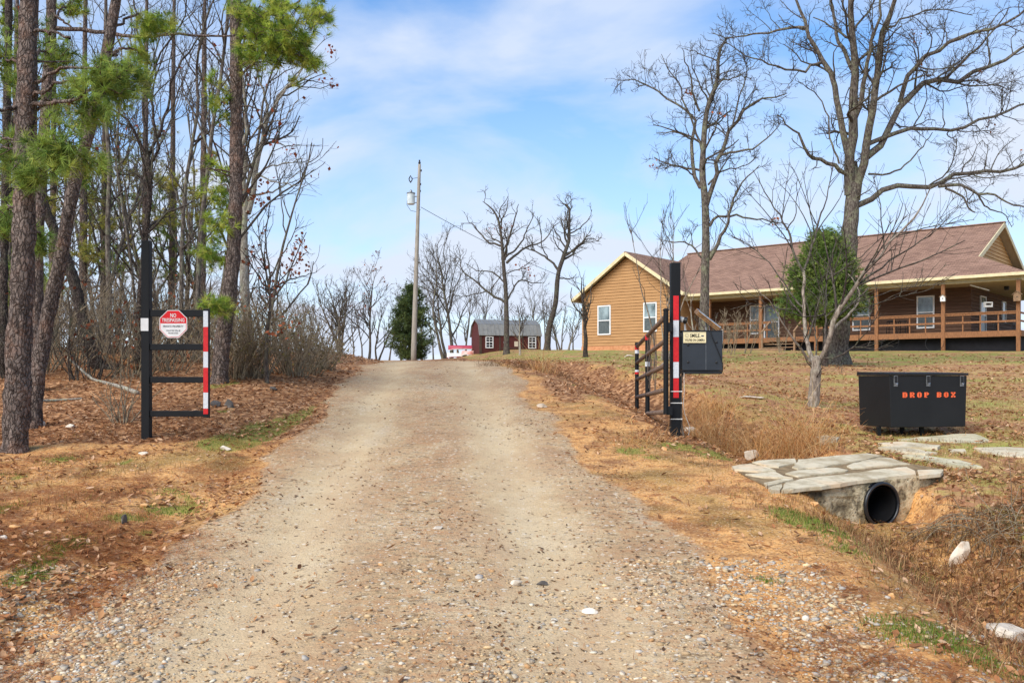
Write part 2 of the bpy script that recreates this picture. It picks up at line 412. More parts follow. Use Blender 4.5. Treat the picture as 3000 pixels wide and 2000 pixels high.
# lawn: thin winter turf with litter
vw = k.vor(k.n('ShaderNodeMapping', {'Vector': P, 'Scale': (1, 0.55, 1)}).outputs[0], 11)
wl = k.n('ShaderNodeSeparateColor', {'Color': vw.outputs['Color']}).outputs[0]
lawn = k.ramp(k.math('ADD', k.math('MULTIPLY', nB, 0.6), k.math('MULTIPLY', nC, 0.4)), [(0.30, lin(126, 94, 58)), (0.45, lin(176, 142, 90)), (0.56, lin(190, 158, 104)), (0.70, lin(152, 130, 72))])
lawn = k.mix(k.ramp(k.math('ADD', nA, k.math('MULTIPLY', k.math('SUBTRACT', nB, 0.5), 0.6)), [(0.46, 0.0), (0.60, 0.6)]), lawn, lin(140, 142, 66))
lawn = k.mix(k.math('MULTIPLY', k.math('GREATER_THAN', k.math('ADD', wl, k.math('MULTIPLY', k.math('SUBTRACT', 0.5, nA), 1.2)), 0.62), 0.8), lawn,
             k.ramp(wl, [(0.0, lin(150, 100, 72)), (0.5, lin(122, 78, 56)), (1.0, lin(176, 124, 92))]))
nH = k.noise(k.n('ShaderNodeMapping', {'Vector': P, 'Scale': (0.5, 1.0, 1.0), 'Location': (1, 5, 0)}).outputs[0], 0.42, 6, 0.6)
lawn = k.mix(k.math('MULTIPLY', k.ramp(nH, [(0.44, 0.0), (0.54, 0.75)]), k.ramp(nB, [(0.36, 1.0), (0.62, 0.3)])), lawn, k.mix(wl, lin(176, 122, 92), lin(140, 96, 70)))
lawn = k.mix(k.math('MULTIPLY', k.ramp(nH, [(0.34, 0.7), (0.46, 0.0)]), k.ramp(nB, [(0.40, 0.3), (0.56, 1.0)])), lawn, lin(142, 148, 70))
grass = k.ramp(nC, [(0.3, lin(80, 92, 36)), (0.5, lin(118, 134, 54)), (0.7, lin(156, 158, 78))])
c = k.mix(mW, clay, lawn)
c = k.mix(mL, c, leafc)
c = k.mix(mR, c, road)
c = k.mix(k.math('MULTIPLY', mG, 0.6), c, grass)
k.color(c)
hgt = k.math('ADD', k.math('MULTIPLY', nC, 0.5), k.math('ADD', k.math('MULTIPLY', nD, 0.25), k.math('MULTIPLY', k.math('SUBTRACT', 0.5, v1.outputs['Distance'], clamp=True), 0.7)))
k.bump(hgt, 0.55, 0.018)
isroad = (zr[Q].mean(1) > 0.5) & (GY.ravel()[Q].mean(1) > 0) & (GY.ravel()[Q].mean(1) < 60)
def sub(sel):
    q = Q[sel]; u, inv = np.unique(q, return_inverse=True)
    return V[u], inv.reshape(q.shape), zc[u], ztrack[u]
def add_track(o, t):
    a = o.data.attributes.new('track', 'FLOAT', 'POINT'); a.data.foreach_set('value', t.astype(np.float32))
gv, gq, gc, gt = sub(~isroad)
ground = np_mesh('ground', gv, [gq], k.m, smooth=True, cols=gc)
add_track(ground, gt)
tag(ground, 'clay hillside with leaf litter, thin winter turf and lawn', 'ground', kind='structure')
gv, gq, gc, gt = sub(isroad)
road_o = np_mesh('dirt_road', gv, [gq], k.m, smooth=True, cols=gc)
add_track(road_o, gt)
tag(road_o, 'tan dirt and gravel driveway climbing to the hilltop', 'road', kind='structure')
# ================================================================== materials of built things
black_paint = simple('black_paint', lin(17, 20, 23), lin(11, 13, 15), 5, 0.6, 0, 0.25, 0.15, 30, (3, 3, 0.6))
black_rust = simple('black_worn', lin(36, 36, 37), lin(16, 18, 20), 9, 0.5, 0, 0.4, 0.2, 60)
red_tape = simple('red_reflective', lin(206, 22, 26), lin(182, 14, 18), 30, 0.35, 0, 0.5)
white_tape = simple('white_reflective', lin(214, 218, 220), lin(186, 190, 194), 60, 0.35, 0, 0.5)
brown_pipe = simple('weathered_pipe', lin(122, 102, 88), lin(78, 62, 52), 14, 0.65, 0, 0.3, 0.3, 50)
white_plastic = simple('white_plastic', lin(232, 230, 222), lin(206, 204, 196), 8, 0.45)
grey_metal = simple('galvanised', lin(150, 152, 152), lin(104, 106, 108), 20, 0.4, 0.7)
silver = simple('bright_metal', lin(210, 212, 214), lin(150, 152, 154), 30, 0.25, 0.9)
cable_black = simple('black_cable', lin(30, 30, 30), lin(18, 18, 18), 10, 0.6)
cable_white = simple('white_cable', lin(226, 224, 216), lin(200, 198, 190), 10, 0.5)
hose_brown = simple('grey_hose', lin(112, 98, 84), lin(74, 64, 54), 12, 0.7)
wood_pole = simple('pole_wood', lin(172, 164, 150), lin(128, 120, 108), 7, 0.85, 0, 0.2, 0.4, 30, (6, 6, 0.35))
cedar_wood = simple('cedar_stain', lin(156, 108, 70), lin(118, 80, 52), 7, 0.7, 0, 0.25, 0.25, 30, (5, 5, 1.0))
grey_wood = simple('grey_wood', lin(158, 128, 98), lin(112, 88, 66), 7, 0.85, 0, 0.2, 0.3, 30, (4, 4, 1.0))
cream_trim = simple('cream_trim', lin(222, 208, 166), lin(202, 186, 146), 4, 0.6)
white_trim = simple('white_trim', lin(238, 238, 234), lin(220, 220, 216), 4, 0.5)
tan_siding = simple('tan_siding', lin(180, 138, 92), lin(162, 122, 80), 2.5, 0.75, 0, 0.25, 0.12, 60, (0.5, 0.5, 6))
shaded_siding = simple('porch_siding', lin(108, 80, 62), lin(92, 68, 52), 2.5, 0.75, 0, 0.25, 0.12, 60, (0.5, 0.5, 6))  # same tan paint as the wing, darkened to carry the porch shade
gable_siding = simple('gable_siding', lin(212, 168, 112), lin(192, 146, 92), 2.5, 0.75, 0, 0.25, 0.12, 60, (0.5, 0.5, 6))
foundation = simple('foundation', lin(206, 150, 108), lin(180, 122, 84), 6, 0.9, 0, 0.2, 0.3, 50)
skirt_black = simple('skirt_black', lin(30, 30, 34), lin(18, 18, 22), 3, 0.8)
soffit_mat = simple('soffit', lin(188, 176, 150), lin(172, 160, 134), 3, 0.7)
deck_mat = simple('deck_boards', lin(150, 104, 70), lin(112, 76, 50), 6, 0.8, 0, 0.2, 0.2, 30, (0.6, 5, 1))
red_siding = simple('barn_red', lin(90, 42, 36), lin(72, 33, 29), 4, 0.7, 0, 0.3, 0.1, 30, (6, 6, 0.5))
shed_trim = simple('shed_trim', lin(84, 66, 54), lin(64, 50, 42), 4, 0.7)
shed_metal = simple('shed_metal_roof', lin(150, 148, 140), lin(126, 124, 118), 3, 0.4, 0.35)
shed_metal_top = shed_metal
glass = NT('window_glass'); glass.set(0.04, 0, 0.9)
glass.color(glass.ramp(glass.noise(glass.coord('Object', (1, 1, 0.6)), 2.2, 4), [(0.35, lin(70, 84, 86)), (0.65, lin(150, 168, 170))])); glass = glass.m  # pale blue-grey patches in the colour stand in for reflected sky
screen = simple('window_screen', lin(92, 100, 98), lin(66, 74, 74), 6, 0.35, 0, 0.6)
dark_glass = simple('dark_glass', lin(34, 38, 46), lin(16, 18, 22), 3, 0.06, 0, 0.9)
def shingles(name, ax):
    k = NT(name).set(0.92, 0, 0.2)
    s3 = k.n('ShaderNodeSeparateXYZ', {'Vector': k.coord('Object')})
    v = k.n('ShaderNodeCombineXYZ', {0: s3.outputs[ax], 1: k.math('MULTIPLY', s3.outputs[2], 2.2)}).outputs[0]
    br = k.n('ShaderNodeTexBrick', {'Vector': v, 'Color1': lin(162, 128, 106), 'Color2': lin(128, 99, 82), 'Mortar': lin(70, 52, 46), 'Scale': 1.0,
                                    'Mortar Size': 0.012, 'Mortar Smooth': 0.6, 'Bias': 0.0, 'Brick Width': 0.33, 'Row Height': 0.14})
    n = k.noise(v, 22, 5); n2 = k.noise(v, 0.8, 4)
    c = k.mix(k.ramp(n, [(0.3, 0.5), (0.6, 0.0)]), br.outputs['Color'], lin(104, 78, 70))
    c = k.mix(k.ramp(n2, [(0.4, 0.0), (0.7, 0.25)]), c, lin(172, 138, 118))
    k.color(c); k.bump(k.math('SUBTRACT', n, k.math('MULTIPLY', br.outputs['Fac'], 0.8)), 0.6, 0.02)
    return k.m
shingle_x = shingles('shingles_main', 0); shingle_y = shingles('shingles_wing', 1)

# ================================================================== house (built in its own frame: x right along the front, y back, z up)
HC = np.array([24.2, 44.0, 2.86]); HA = -math.atan2(0.651, 0.759)
house = thing('house', 'long tan ranch house with shingled roof and wraparound porch', 'house', HC, rot=(0, 0, HA))
ca, sa = math.cos(HA), math.sin(HA)
def h2w(x, y, z): return np.array([HC[0] + ca * x - sa * y, HC[1] + sa * x + ca * y, HC[2] + z])
def hx(xpix, yl):
    """house x where photo column xpix meets the plane y=yl"""
    kx = (xpix - CX) / F
    return (kx * (HC[1] + ca * yl) - HC[0] + sa * yl) / (ca - kx * sa)
def hz_(ypix, x, yl):
    p = h2w(x, yl, 0); return EYE + (HY - ypix) / F * p[1] - HC[2]
EA, RI, SLP = 3.76, 7.39, 0.454
def roofslab(name, poly, mat, th=0.1, parent=house):
    return MB().prism(poly, (0, 0, -th)).build(name, mat, parent)
rf = roofslab('roof', [(-22.2, -.4, EA), (.4, -.4, EA), (-2.3, 2.3, EA + 2.7 * SLP), (-2.3, 7.6, RI), (-22.2, 7.6, RI)], shingle_x)
roofslab('back_slope', [(-22.2, 7.6, RI), (-2.3, 7.6, RI), (-2.3, 12.9, EA + 2.7 * SLP), (.4, 15.6, EA), (-22.2, 15.6, EA)], shingle_x, parent=rf)
roofslab('side_skirt', [(.4, -.4, EA), (.4, 15.6, EA), (-2.3, 12.9, EA + 2.7 * SLP), (-2.3, 2.3, EA + 2.7 * SLP)], shingle_y, parent=rf)
MB().bar((-22.25, 7.6, RI + .02), (-2.25, 7.6, RI + .02), .3, .06).build('ridge_cap', shingle_x, rf)
# right-hand gable
gb = EA + 2.7 * SLP
gw = MB().prism([(-2.78, 2.5, gb - .1), (-2.78, 12.7, gb - .1), (-2.78, 7.6, RI - .2)], (-.1, 0, 0)).build('gable', gable_siding, house)
z = gb
while z < RI - .35:
    hw = (RI - .18 - z) / SLP - .12; hw2 = (RI - .18 - z - .2) / SLP - .12
    if hw2 > .05:
        MB().hexa([(-2.775, 7.6 - hw, z), (-2.72, 7.6 - hw, z), (-2.72, 7.6 + hw, z), (-2.775, 7.6 + hw, z),
                   (-2.775, 7.6 - hw2, z + .2), (-2.765, 7.6 - hw2, z + .2), (-2.765, 7.6 + hw2, z + .2), (-2.775, 7.6 + hw2, z + .2)]).build('board', gable_siding, gw)
    z += .2
for s in (-1, 1):
    MB().bar((-2.29, 7.6 + s * 5.35, gb - .12), (-2.29, 7.6, RI - .11), .05, .24).build('rake_board', cream_trim, house)
    MB().prism([(-2.31, 7.6 + s * 5.3, gb - .14), (-2.31, 7.6, RI - .14), (-2.78, 7.6, RI - .14), (-2.78, 7.6 + s * 5.3, gb - .14)], (0, 0, -.03)).build('soffit', soffit_mat, house)
# wing
WX0, WX1, WC, WRI, WEA, WOV = -25.4, -18.2, -21.8, 6.65, 3.89, 4.15
WF = -.5
wall = MB().prism([(WX0, WF, .2), (WX1, WF, .2), (WX1, WF, 3.95), (WC, WF, 6.45), (WX0, WF, 3.95)], (0, 8, 0)).build('wing_wall', tan_siding, house, label='tan clapboard gable wing wall')
z = .82
ws = (WRI - WEA) / WOV
while z < 6.35:
    def lim(zz): return 3.6 if zz < 4.1 else max((6.42 - zz) / ws, 0)
    a, b = min(lim(z), 3.6), min(lim(z + .185), 3.6)
    if a > .1:
        MB().hexa([(WC - a, WF - .055, z), (WC + a, WF - .055, z), (WC + a, WF - .002, z), (WC - a, WF - .002, z),
                   (WC - b, WF - .026, z + .172), (WC + b, WF - .026, z + .172), (WC + b, WF - .002, z + .172), (WC - b, WF - .002, z + .172)]).build('board', tan_siding, wall)
    z += .187
MB().box(WX0 - .04, WX1 + .04, WF - .06, WF + 7, -.4, .80).build('foundation_band', foundation, house)
for s in (-1, 1):
    e = WC + s * WOV
    roofslab('wing_slope', [(e, WF - .45, WEA), (WC, WF - .45, WRI), (WC, 7.4, WRI), (e, 7.4, WEA)] if s < 0 else
             [(WC, WF - .45, WRI), (e, WF - .45, WEA), (e, 7.4, WEA), (WC, 7.4, WRI)], shingle_y, .08, rf)
    MB().bar((e, WF - .47, WEA - .14), (WC, WF - .47, WRI - .14), .05, .2).build('rake_board', cream_trim, house)
    MB().prism([(e, WF - .44, WEA - .1), (WC, WF - .44, WRI - .1), (WC, WF - .01, WRI - .1), (e, WF - .01, WEA - .1)], (0, 0, -.03)).build('soffit', soffit_mat, house)
    MB().box(e - .04, e + .04, WF - .44, 7.3, WEA - .2, WEA - .02).build('gutter', cream_trim, house)
def window(x0, x1, z0, z1, yl, label=None, up=None, lo=None, side=None):
    """double-hung window in a wall that faces the front (side=None) or the right end (side=x of that wall; x0,x1 are then y)"""
    T = (lambda a, b, c: (a, yl - b, c)) if side is None else (lambda a, b, c: (side + b, a, c))
    def bx(m, a0, a1, b0, b1, c0, c1):
        p, q = T(a0, b0, c0), T(a1, b1, c1)
        m.box(min(p[0], q[0]), max(p[0], q[0]), min(p[1], q[1]), max(p[1], q[1]), min(p[2], q[2]), max(p[2], q[2]))
    m = MB(); t = .075; zm = z0 + (z1 - z0) * .49
    for (a0, a1, c0, c1) in ((x0, x0 + t, z0, z1), (x1 - t, x1, z0, z1), (x0 + t, x1 - t, z1 - t, z1), (x0 + t, x1 - t, z0, z0 + t), (x0 + t, x1 - t, zm - .03, zm + .03)):
        bx(m, a0, a1, .0, .07, c0, c1)
    f = m.build('window', white_trim, house, label=label)
    m = MB(); bx(m, x0 + t, x1 - t, .0, .045, zm + .03, z1 - t); m.build('pane', up or glass, f)
    m = MB(); bx(m, x0 + t, x1 - t, .0, .040, z0 + t, zm - .03); m.build('pane', lo or screen, f)
for a, b, yt, yb in ((1753, 1791, 895, 981), (1887, 1926, 886, 972)):
    x0, x1 = hx(a, WF), hx(b, WF); zt, zb = hz_(yt, (x0 + x1) / 2, WF), hz_(yb, (x0 + x1) / 2, WF)
    window(x0, x1, zb, zt, WF - .03)
# porch walls
PW = 2.4; SX = -2.74; DK = 1.03; CE = 3.43
pw = MB().box(WX1, SX, PW, PW + .15, .2, CE + .3).build('porch_wall', shaded_siding, house, label='tan clapboard porch wall with the porch shade put into its colour')
sw = MB().box(SX - .15, SX, PW + .15, 13, .2, CE + .3).build('side_wall', shaded_siding, house)
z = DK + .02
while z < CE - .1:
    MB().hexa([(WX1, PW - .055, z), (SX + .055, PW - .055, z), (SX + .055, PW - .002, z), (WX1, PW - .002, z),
               (WX1, PW - .01, z + .172), (SX + .01, PW - .01, z + .172), (SX + .01, PW - .002, z + .172), (WX1, PW - .002, z + .172)]).build('board', shaded_siding, pw)
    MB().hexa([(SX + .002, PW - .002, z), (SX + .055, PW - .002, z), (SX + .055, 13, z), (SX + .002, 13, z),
               (SX + .002, PW - .002, z + .172), (SX + .01, PW - .002, z + .172), (SX + .01, 13, z + .172), (SX + .002, 13, z + .172)]).build('board', shaded_siding, sw)
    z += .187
for a, b, yt, yb in ((2687, 2739, 854, 949), (2499, 2551, 878, 957), (2199, 2230, 893, 972), (2240, 2285, 886, 971)):
    x0, x1 = hx(a, PW), hx(b, PW); window(x0, x1, DK + .35 if b != 2285 else DK + .03, DK + 2.08, PW - .04)
def hy(xpix, xl):
    kx = (xpix - CX) / F
    return (kx * (HC[1] + sa * xl) - HC[0] - ca * xl) / (-sa - kx * ca)
y0, y1 = hy(2868, SX), hy(2884, SX); window(y0, y1, DK + .05, DK + 2.08, 0, side=SX + .04)
y0, y1 = hy(2932, SX), hy(2942, SX); window(y0, y1, DK + .9, DK + 2.08, 0, side=SX + .04)
# deck
MB().box(WX1, 0.05, -.03, PW, DK - .05, DK).box(SX, 0.05, PW, 13.5, DK - .05, DK).build('deck_floor', deck_mat, house)
MB().box(WX1, .12, -.12, -.05, DK - .29, DK - .01).build('deck_beam', cedar_wood, house)
MB().box(.06, .13, -.05, 13.5, DK - .29, DK - .01).build('deck_beam', cedar_wood, house)
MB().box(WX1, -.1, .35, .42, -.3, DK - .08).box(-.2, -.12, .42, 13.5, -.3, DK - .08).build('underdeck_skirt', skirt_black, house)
MB().box(WX1, .1, -.1, PW + .1, CE + .02, CE + .05).box(SX + .01, .1, PW + .1, 13.5, CE + .02, CE + .05).build('porch_ceiling', soffit_mat, house)
m = MB().box(WX1, .12, -.08, .08, CE - .01, CE + .27).build('porch_beam', cream_trim, house)
x = WX1 + .1
g = MB()
while x < .1: g.box(x, x + .05, -.092, -.081, CE, CE + .26); x += .1
g.build('bead_board', cream_trim, m)
MB().box(.1, .14, -.05, 13.5, CE - .01, CE + .27).build('porch_beam', cream_trim, house)
MB().box(-17.6, .52, -.52, -.402, EA - .15, EA - .005).build('gutter', cream_trim, house)
MB().box(.402, .52, -.4, 15.5, EA - .15, EA - .005).build('gutter', cream_trim, house)
POSTS = [0, -3.37, -6.65, -9.9, -13.14, -16.4]
for xp in POSTS:
    wz = float(gz(*h2w(xp, 0, 0)[:2])) - HC[2] - .15
    MB().box(xp - .085, xp + .085, -.16, -.001, wz, CE - .012).build('porch_post', cedar_wood, house)
for yp in (3.6, 7.0, 10.4):
    MB().box(-.02, .14, yp - .08, yp + .08, -.4, CE - .012).build('porch_post', cedar_wood, house)
segs = [(a + .09, b - .09) for a, b in zip(POSTS[1:], POSTS[:-1])]
for a, b in segs:
    spans = [(a, b)]
    if a < -12 < b: spans = [(a, -12.55)]
    if a < -10.8 < b: spans = [(-10.75, b)] if a > -13.2 and b < -9 else spans
    if a == POSTS[4] + .09: spans = [(a, -12.55), (-10.75, b)]
    for p, q in spans:
        if q - p < .1: continue
        MB().box(p, q, -.1, .0, DK + .88, DK + .93).box(p, q, -.07, -.03, DK + .79, DK + .879).build('top_rail', cedar_wood, house)
        MB().box(p, q, -.07, -.03, DK + .40, DK + .49).build('mid_rail', cedar_wood, house)
        n = max(1, int(round((q - p) / .8)))
        for i in range(1, n + (1 if n == 1 else 0)):
            xx = p + (q - p) * i / max(n, 2)
            MB().box(xx - .03, xx + .03, -.029, .01, DK + .001, DK + .86).build('baluster', cedar_wood, house)
for zz in (.40, .79): MB().box(.05, .09, .05, 13.4, DK + zz, DK + zz + .09).build('side_rail', cedar_wood, house)
st = MB().box(-12.5, -12.42, -1.15, -.13, -.05, .28).box(-10.88, -10.8, -1.15, -.13, -.05, .28).build('stairs', grey_wood, house)
zg_ = float(gz(*h2w(-11.6, -1, 0)[:2])) - HC[2]
nst = 3
for i in range(nst):
    zz = zg_ + (DK - zg_) * (i + 1) / (nst + 1)
    MB().box(-12.6, -10.7, -1.05 + i * .3, -1.05 + i * .3 + .28, zz - .04, zz).build('tread', grey_wood, st)
for xs in (-12.6, -10.72):
    MB().box(xs - .05, xs + .05, -1.1, -1.0, zg_ - .1, zg_ + 1.0).build('stair_post', grey_wood, st)
    MB().bar((xs, -1.15, zg_ + 1.02), (xs, -.12, DK + .86), .09, .05).build('stair_rail', grey_wood, st)
MB().box(-1.35, -1.15, 3.2, 3.4, CE - .16, CE + .02).build('porch_lamp', black_rust, house)

# things on and around the porch
def birdhouse(xpix, ytop, ybot, label, face):
    xl = hx(xpix, -.3); p = h2w(xl, -.31, 0)
    z1 = EYE + (HY - ytop) / F * p[1]; z0 = EYE + (HY - ybot) / F * p[1]
    h = z1 - z0; b = thing('birdhouse', label, 'birdhouse', (p[0], p[1], z0))
    c = np.array([p[0], p[1], z0]); d = np.array([ca, sa, 0]); bk = np.array([-sa, ca, 0]); wd = h * .62
    q = lambda a, bb, cc: c + d * a + bk * bb + np.array([0, 0, cc])
    MB().prism([q(-wd / 2, -.09, 0), q(wd / 2, -.09, 0), q(wd / 2, -.09, h * .66), q(0, -.09, h * .92), q(-wd / 2, -.09, h * .66)], bk * .15).build('body', white_plastic if face else grey_wood, b)
    for s in (-1, 1):
        MB().prism([q(s * wd * .68, -.13, h * .58), q(0, -.13, h * .94), q(0, .06, h * .94), q(s * wd * .68, .06, h * .58)], (0, 0, .025)).build('roof', grey_wood, b)
    MB().tube([q(0, -.094, h * .4), q(0, -.08, h * .4)], .028, 12).build('entrance_hole', cable_black, b)
birdhouse(2763, 862, 883, 'small white birdhouse on the second porch post from the corner', True)
birdhouse(2981, 851, 882, 'grey wooden birdhouse on the corner porch post', False)
# hanging feeder with its bracket
p = px(2895, 892, h2w(-1.9, .4, 0)[1])
fd = thing('hanging_feeder', 'white box feeder hanging from a porch bracket', 'feeder', p)
MB().box(p[0] - .19, p[0] + .19, p[1] - .08, p[1] + .08, p[2] - .13, p[2] - .04).box(p[0] - .19, p[0] + .19, p[1] - .08, p[1] + .08, p[2] + .07, p[2] + .13).build('tray', white_plastic, fd)
for s in (-1, 1): MB().box(p[0] + s * .19 - .03 * (s > 0), p[0] + s * .19 + .03 * (s < 0), p[1] - .079, p[1] + .079, p[2] - .04, p[2] + .07).build('end_panel', white_plastic, fd)
MB().tube([p + (-.17, 0, .13), p + (0, 0, .36), p + (.17, 0, .13)], .008, 5).tube([p + (0, 0, .36), p + (0, 0, .72)], .008, 5).build('hanger', cable_black, fd)
MB().tube([p + (-.85, .1, .98), p + (.05, 0, .70)], .03, 6).build('bracket_arm', white_plastic, fd)
p = px(2524, 896, h2w(-7.3, .3, 0)[1])
fy = thing('yellow_feeder', 'yellow hanging feeder beside the porch post', 'feeder', p)
MB().tube([p + (0, 0, -.09), p + (0, 0, -.05), p + (0, 0, .08), p + (0, 0, .12)], [.08, .12, .1, .03], 10).build('body', simple('yellow_plastic', lin(238, 190, 20), lin(214, 160, 10), 6, .4), fy, smooth=True)
MB().tube([p + (0, 0, .1), p + (0, 0, .6)], .006, 5).build('wire', cable_black, fy)
for xc, lab in ((2606, 'dark wire hoop leaning under the porch, nearer the steps'), (2737, 'dark wire hoop leaning under the porch, nearer the corner post')):
    xl = hx(xc, -.25); c0 = h2w(xl, -.25, 0); gzv = float(gz(c0[0], c0[1])); r = .44
    t = thing('wire_hoop', lab, 'hoop', (c0[0], c0[1], gzv), group='hoops under the porch')
    pts = [h2w(xl + r * math.cos(a), -.3 + .12 * (1 + math.sin(a)), 0) * (1, 1, 0) + np.array([0, 0, gzv + r + r * math.sin(a)]) for a in np.linspace(0, 2 * math.pi, 33)]
    MB().tube(pts, .011, 5, False).build('ring', cable_black, t)
    MB().box(c0[0] - .04, c0[0] + .04, c0[1] - .02, c0[1] + .02, gzv - .02, gzv + .03).build('foot', cable_black, t)
def chair(xpix, yl, label, col):
    xl = hx(xpix, yl); c0 = h2w(xl, yl, DK); t = thing('porch_stool', label, 'stool', c0, group='stools on the porch')
    for a in (-.17, .17):
        for b in (-.17, .17): MB().tube([h2w(xl + a * 1.2, yl + b * 1.2, DK), h2w(xl + a, yl + b, DK + .72)], .018, 5).build('leg', col, t)
    MB().tube([h2w(xl, yl, DK + .70), h2w(xl, yl, DK + .75)], .21, 12).build('seat', col, t)
    MB().tube([h2w(xl + .19 * math.cos(a), yl + .19 * math.sin(a), DK + .3) for a in np.linspace(0, 6.283, 13)], .012, 5, False).build('footring', col, t)
chair(2612, 1.2, 'dark metal stool on the porch left of the tall window', cable_black)
chair(2645, 1.5, 'dark metal stool on the porch beside the tall window', cable_black)
# small grill table behind the corner
c0 = h2w(-.9, 1.2, DK); t = thing('porch_table', 'low dark table on the porch near the corner post', 'table', c0)
MB().obox(c0 + (0, 0, .36), (ca * .9, sa * .9, 0), (-sa * .5, ca * .5, 0), (0, 0, .05)).build('table_top', black_rust, t)
for a in (-.4, .4):
    for b in (-.2, .2): MB().tube([h2w(-.9 + a, 1.2 + b, DK), h2w(-.9 + a, 1.2 + b, DK + .34)], .02, 5).build('leg', black_rust, t)
# landscape timber at the foot of the porch
a, b = h2w(-17, -1.6, 0), h2w(-10.9, -2.0, 0)
a[2] = gz(a[0], a[1]) + .06; b[2] = gz(b[0], b[1]) + .06
tag(MB().bar(a, b, .16, .16).build('landscape_timber', grey_wood, bevel=.01), 'long weathered timber lying before the porch', 'timber')

# ================================================================== shed
sang = math.radians(15.5); s0 = base_at(1407.5, 71.5); s0[2] = EYE + (HY - 1044) / F * 71.5
shed = thing('storage_shed', 'dark red barn style shed with grey metal gambrel roof', 'shed', s0, rot=(0, 0, sang))
SL, SD, SE, SB, SR = 4.85, 3.1, 1.78, 2.5, 2.92
prof = [(0, SE), (.42, SB), (SD / 2, SR), (SD - .42, SB), (SD, SE)]
wl = MB().prism([(0, 0, -.6), (0, SD, -.6)] + [(0, y_, z_ - .03) for y_, z_ in reversed(prof)], (SL, 0, 0)).build('wall', red_siding, shed)
for i in range(10):
    MB().box(.24 + i * .48, .26 + i * .48, -.012, -.001, 0, SE - .05).build('groove_strip', red_siding, wl)
rr = None
for i in range(4):
    (ya, za), (yb, zb) = prof[i], prof[i + 1]
    d = np.array([0, yb - ya, zb - za]); nrm = np.array([0, -d[2], d[1]]); nrm /= np.linalg.norm(nrm)
    if i == 0: ya, za = ya - .08, za - .16
    if i == 3: yb, zb = yb + .08, zb - .16
    o = MB().prism([(-.12, ya, za), (SL + .12, ya, za), (SL + .12, yb, zb), (-.12, yb, zb)], nrm * .05).build('roof_sheet', shed_metal, shed)
    for j in range(17):
        xx = -.08 + j * (SL + .16) / 16
        MB().bar((xx, ya, za) + nrm * .065, (xx, yb, zb) + nrm * .065, .03, .03, nrm).build('roof_rib', shed_metal, o)
MB().box(-.1, .1, -.05, -.013, -.1, SE - .12).build('corner_trim', shed_trim, shed)
MB().box(SL - .1, SL + .05, -.05, -.013, -.1, SE - .12).build('corner_trim', shed_trim, shed)
MB().box(-.1, SL + .05, -.06, -.051, SE - .14, SE - .02).build('eave_trim', shed_trim, shed)
dr = MB().box(1.62, 3.35, -.04, -.014, -.1, SE - .15).build('door', red_siding, shed)
for xx in (1.5, 3.36): MB().box(xx, xx + .11, -.055, -.0141, -.1, SE - .15).build('door_frame', shed_trim, dr)
MB().box(1.65, 3.3, -.055, -.041, .62, .70).build('door_rail', shed_trim, dr)
def shed_win(x0, x1, z0, z1):
    m = MB()
    for q in ((x0, x0 + .06, z0, z1), (x1 - .06, x1, z0, z1), (x0 + .06, x1 - .06, z0, z0 + .06), (x0 + .06, x1 - .06, z1 - .06, z1)): m.box(q[0], q[1], -.06, -.014, q[2], q[3])
    f = m.build('window', white_trim, shed)
    MB().box(x0 + .06, x1 - .06, -.03, -.014, z0 + .06, z1 - .06).build('pane', dark_glass, f)
    xm = (x0 + x1) / 2
    MB().box(xm - .015, xm + .015, -.05, -.031, z0 + .06, z1 - .06).build('muntin', white_trim, f)
    for fz in (.27, .52, .75):
        zz = z0 + (z1 - z0) * fz; w_ = .03 if fz == .52 else .013
        MB().box(x0 + .06, x1 - .06, -.056, -.0501, zz - w_, zz + w_).build('muntin', white_trim, f)
shed_win(.40, 1.02, .66, 1.56); shed_win(3.86, 4.5, .66, 1.56)
MB().tube([(2.02, -.05, 1.12), (2.02, -.07, 1.12)], .17, 16).build('round_plaque', simple('plaque_blue', lin(150, 190, 196), lin(226, 230, 226), 9, .5), shed)
MB().box(2.72, 3.02, -.06, -.041, .8, 1.2).build('notice_board', simple('notice', lin(214, 202, 178), lin(190, 176, 150), 9, .7), shed)
# boats beside the shed
def canoe(c, ang, L_, W_, H_, flip, mat, rim, label, name='canoe'):
    t = thing(name, label, 'canoe', c)
    d = np.array([math.cos(ang), math.sin(ang), 0]); s_ = np.array([-math.sin(ang), math.cos(ang), 0]); c = np.array(c)
    n, mm = 15, 9; V_ = []
    for i in range(n):
        u = -1 + 2 * i / (n - 1); wd = W_ / 2 * max(1 - abs(u) ** 2.6, .02); hh = H_ * (1 + .3 * abs(u) ** 3)
        for j in range(mm):
            a = math.pi * j / (mm - 1)
            zz = hh * (1 - math.sin(a) ** .7)
            zz = (H_ * 1.3 - zz) if flip else zz
            V_.append(c + d * u * L_ / 2 + s_ * wd * math.cos(a) + np.array([0, 0, zz]))
    fs = [(i * mm + j, i * mm + j + 1, (i + 1) * mm + j + 1, (i + 1) * mm + j) for i in range(n - 1) for j in range(mm - 1)]
    m = MB().add(V_, fs).build('hull', mat, t, smooth=True)
    for j in (0, mm - 1): MB().tube([V_[i * mm + j] for i in range(n)], .022, 5).build('gunwale', rim, t)
    return t
pink = simple('faded_red_hull', lin(178, 66, 86), lin(150, 48, 66), 3, .4)
bc = base_at(1362, 74.6)
tr_ = thing('boat_rack', 'low rack of pale timbers under the boats beside the shed', 'rack', bc)
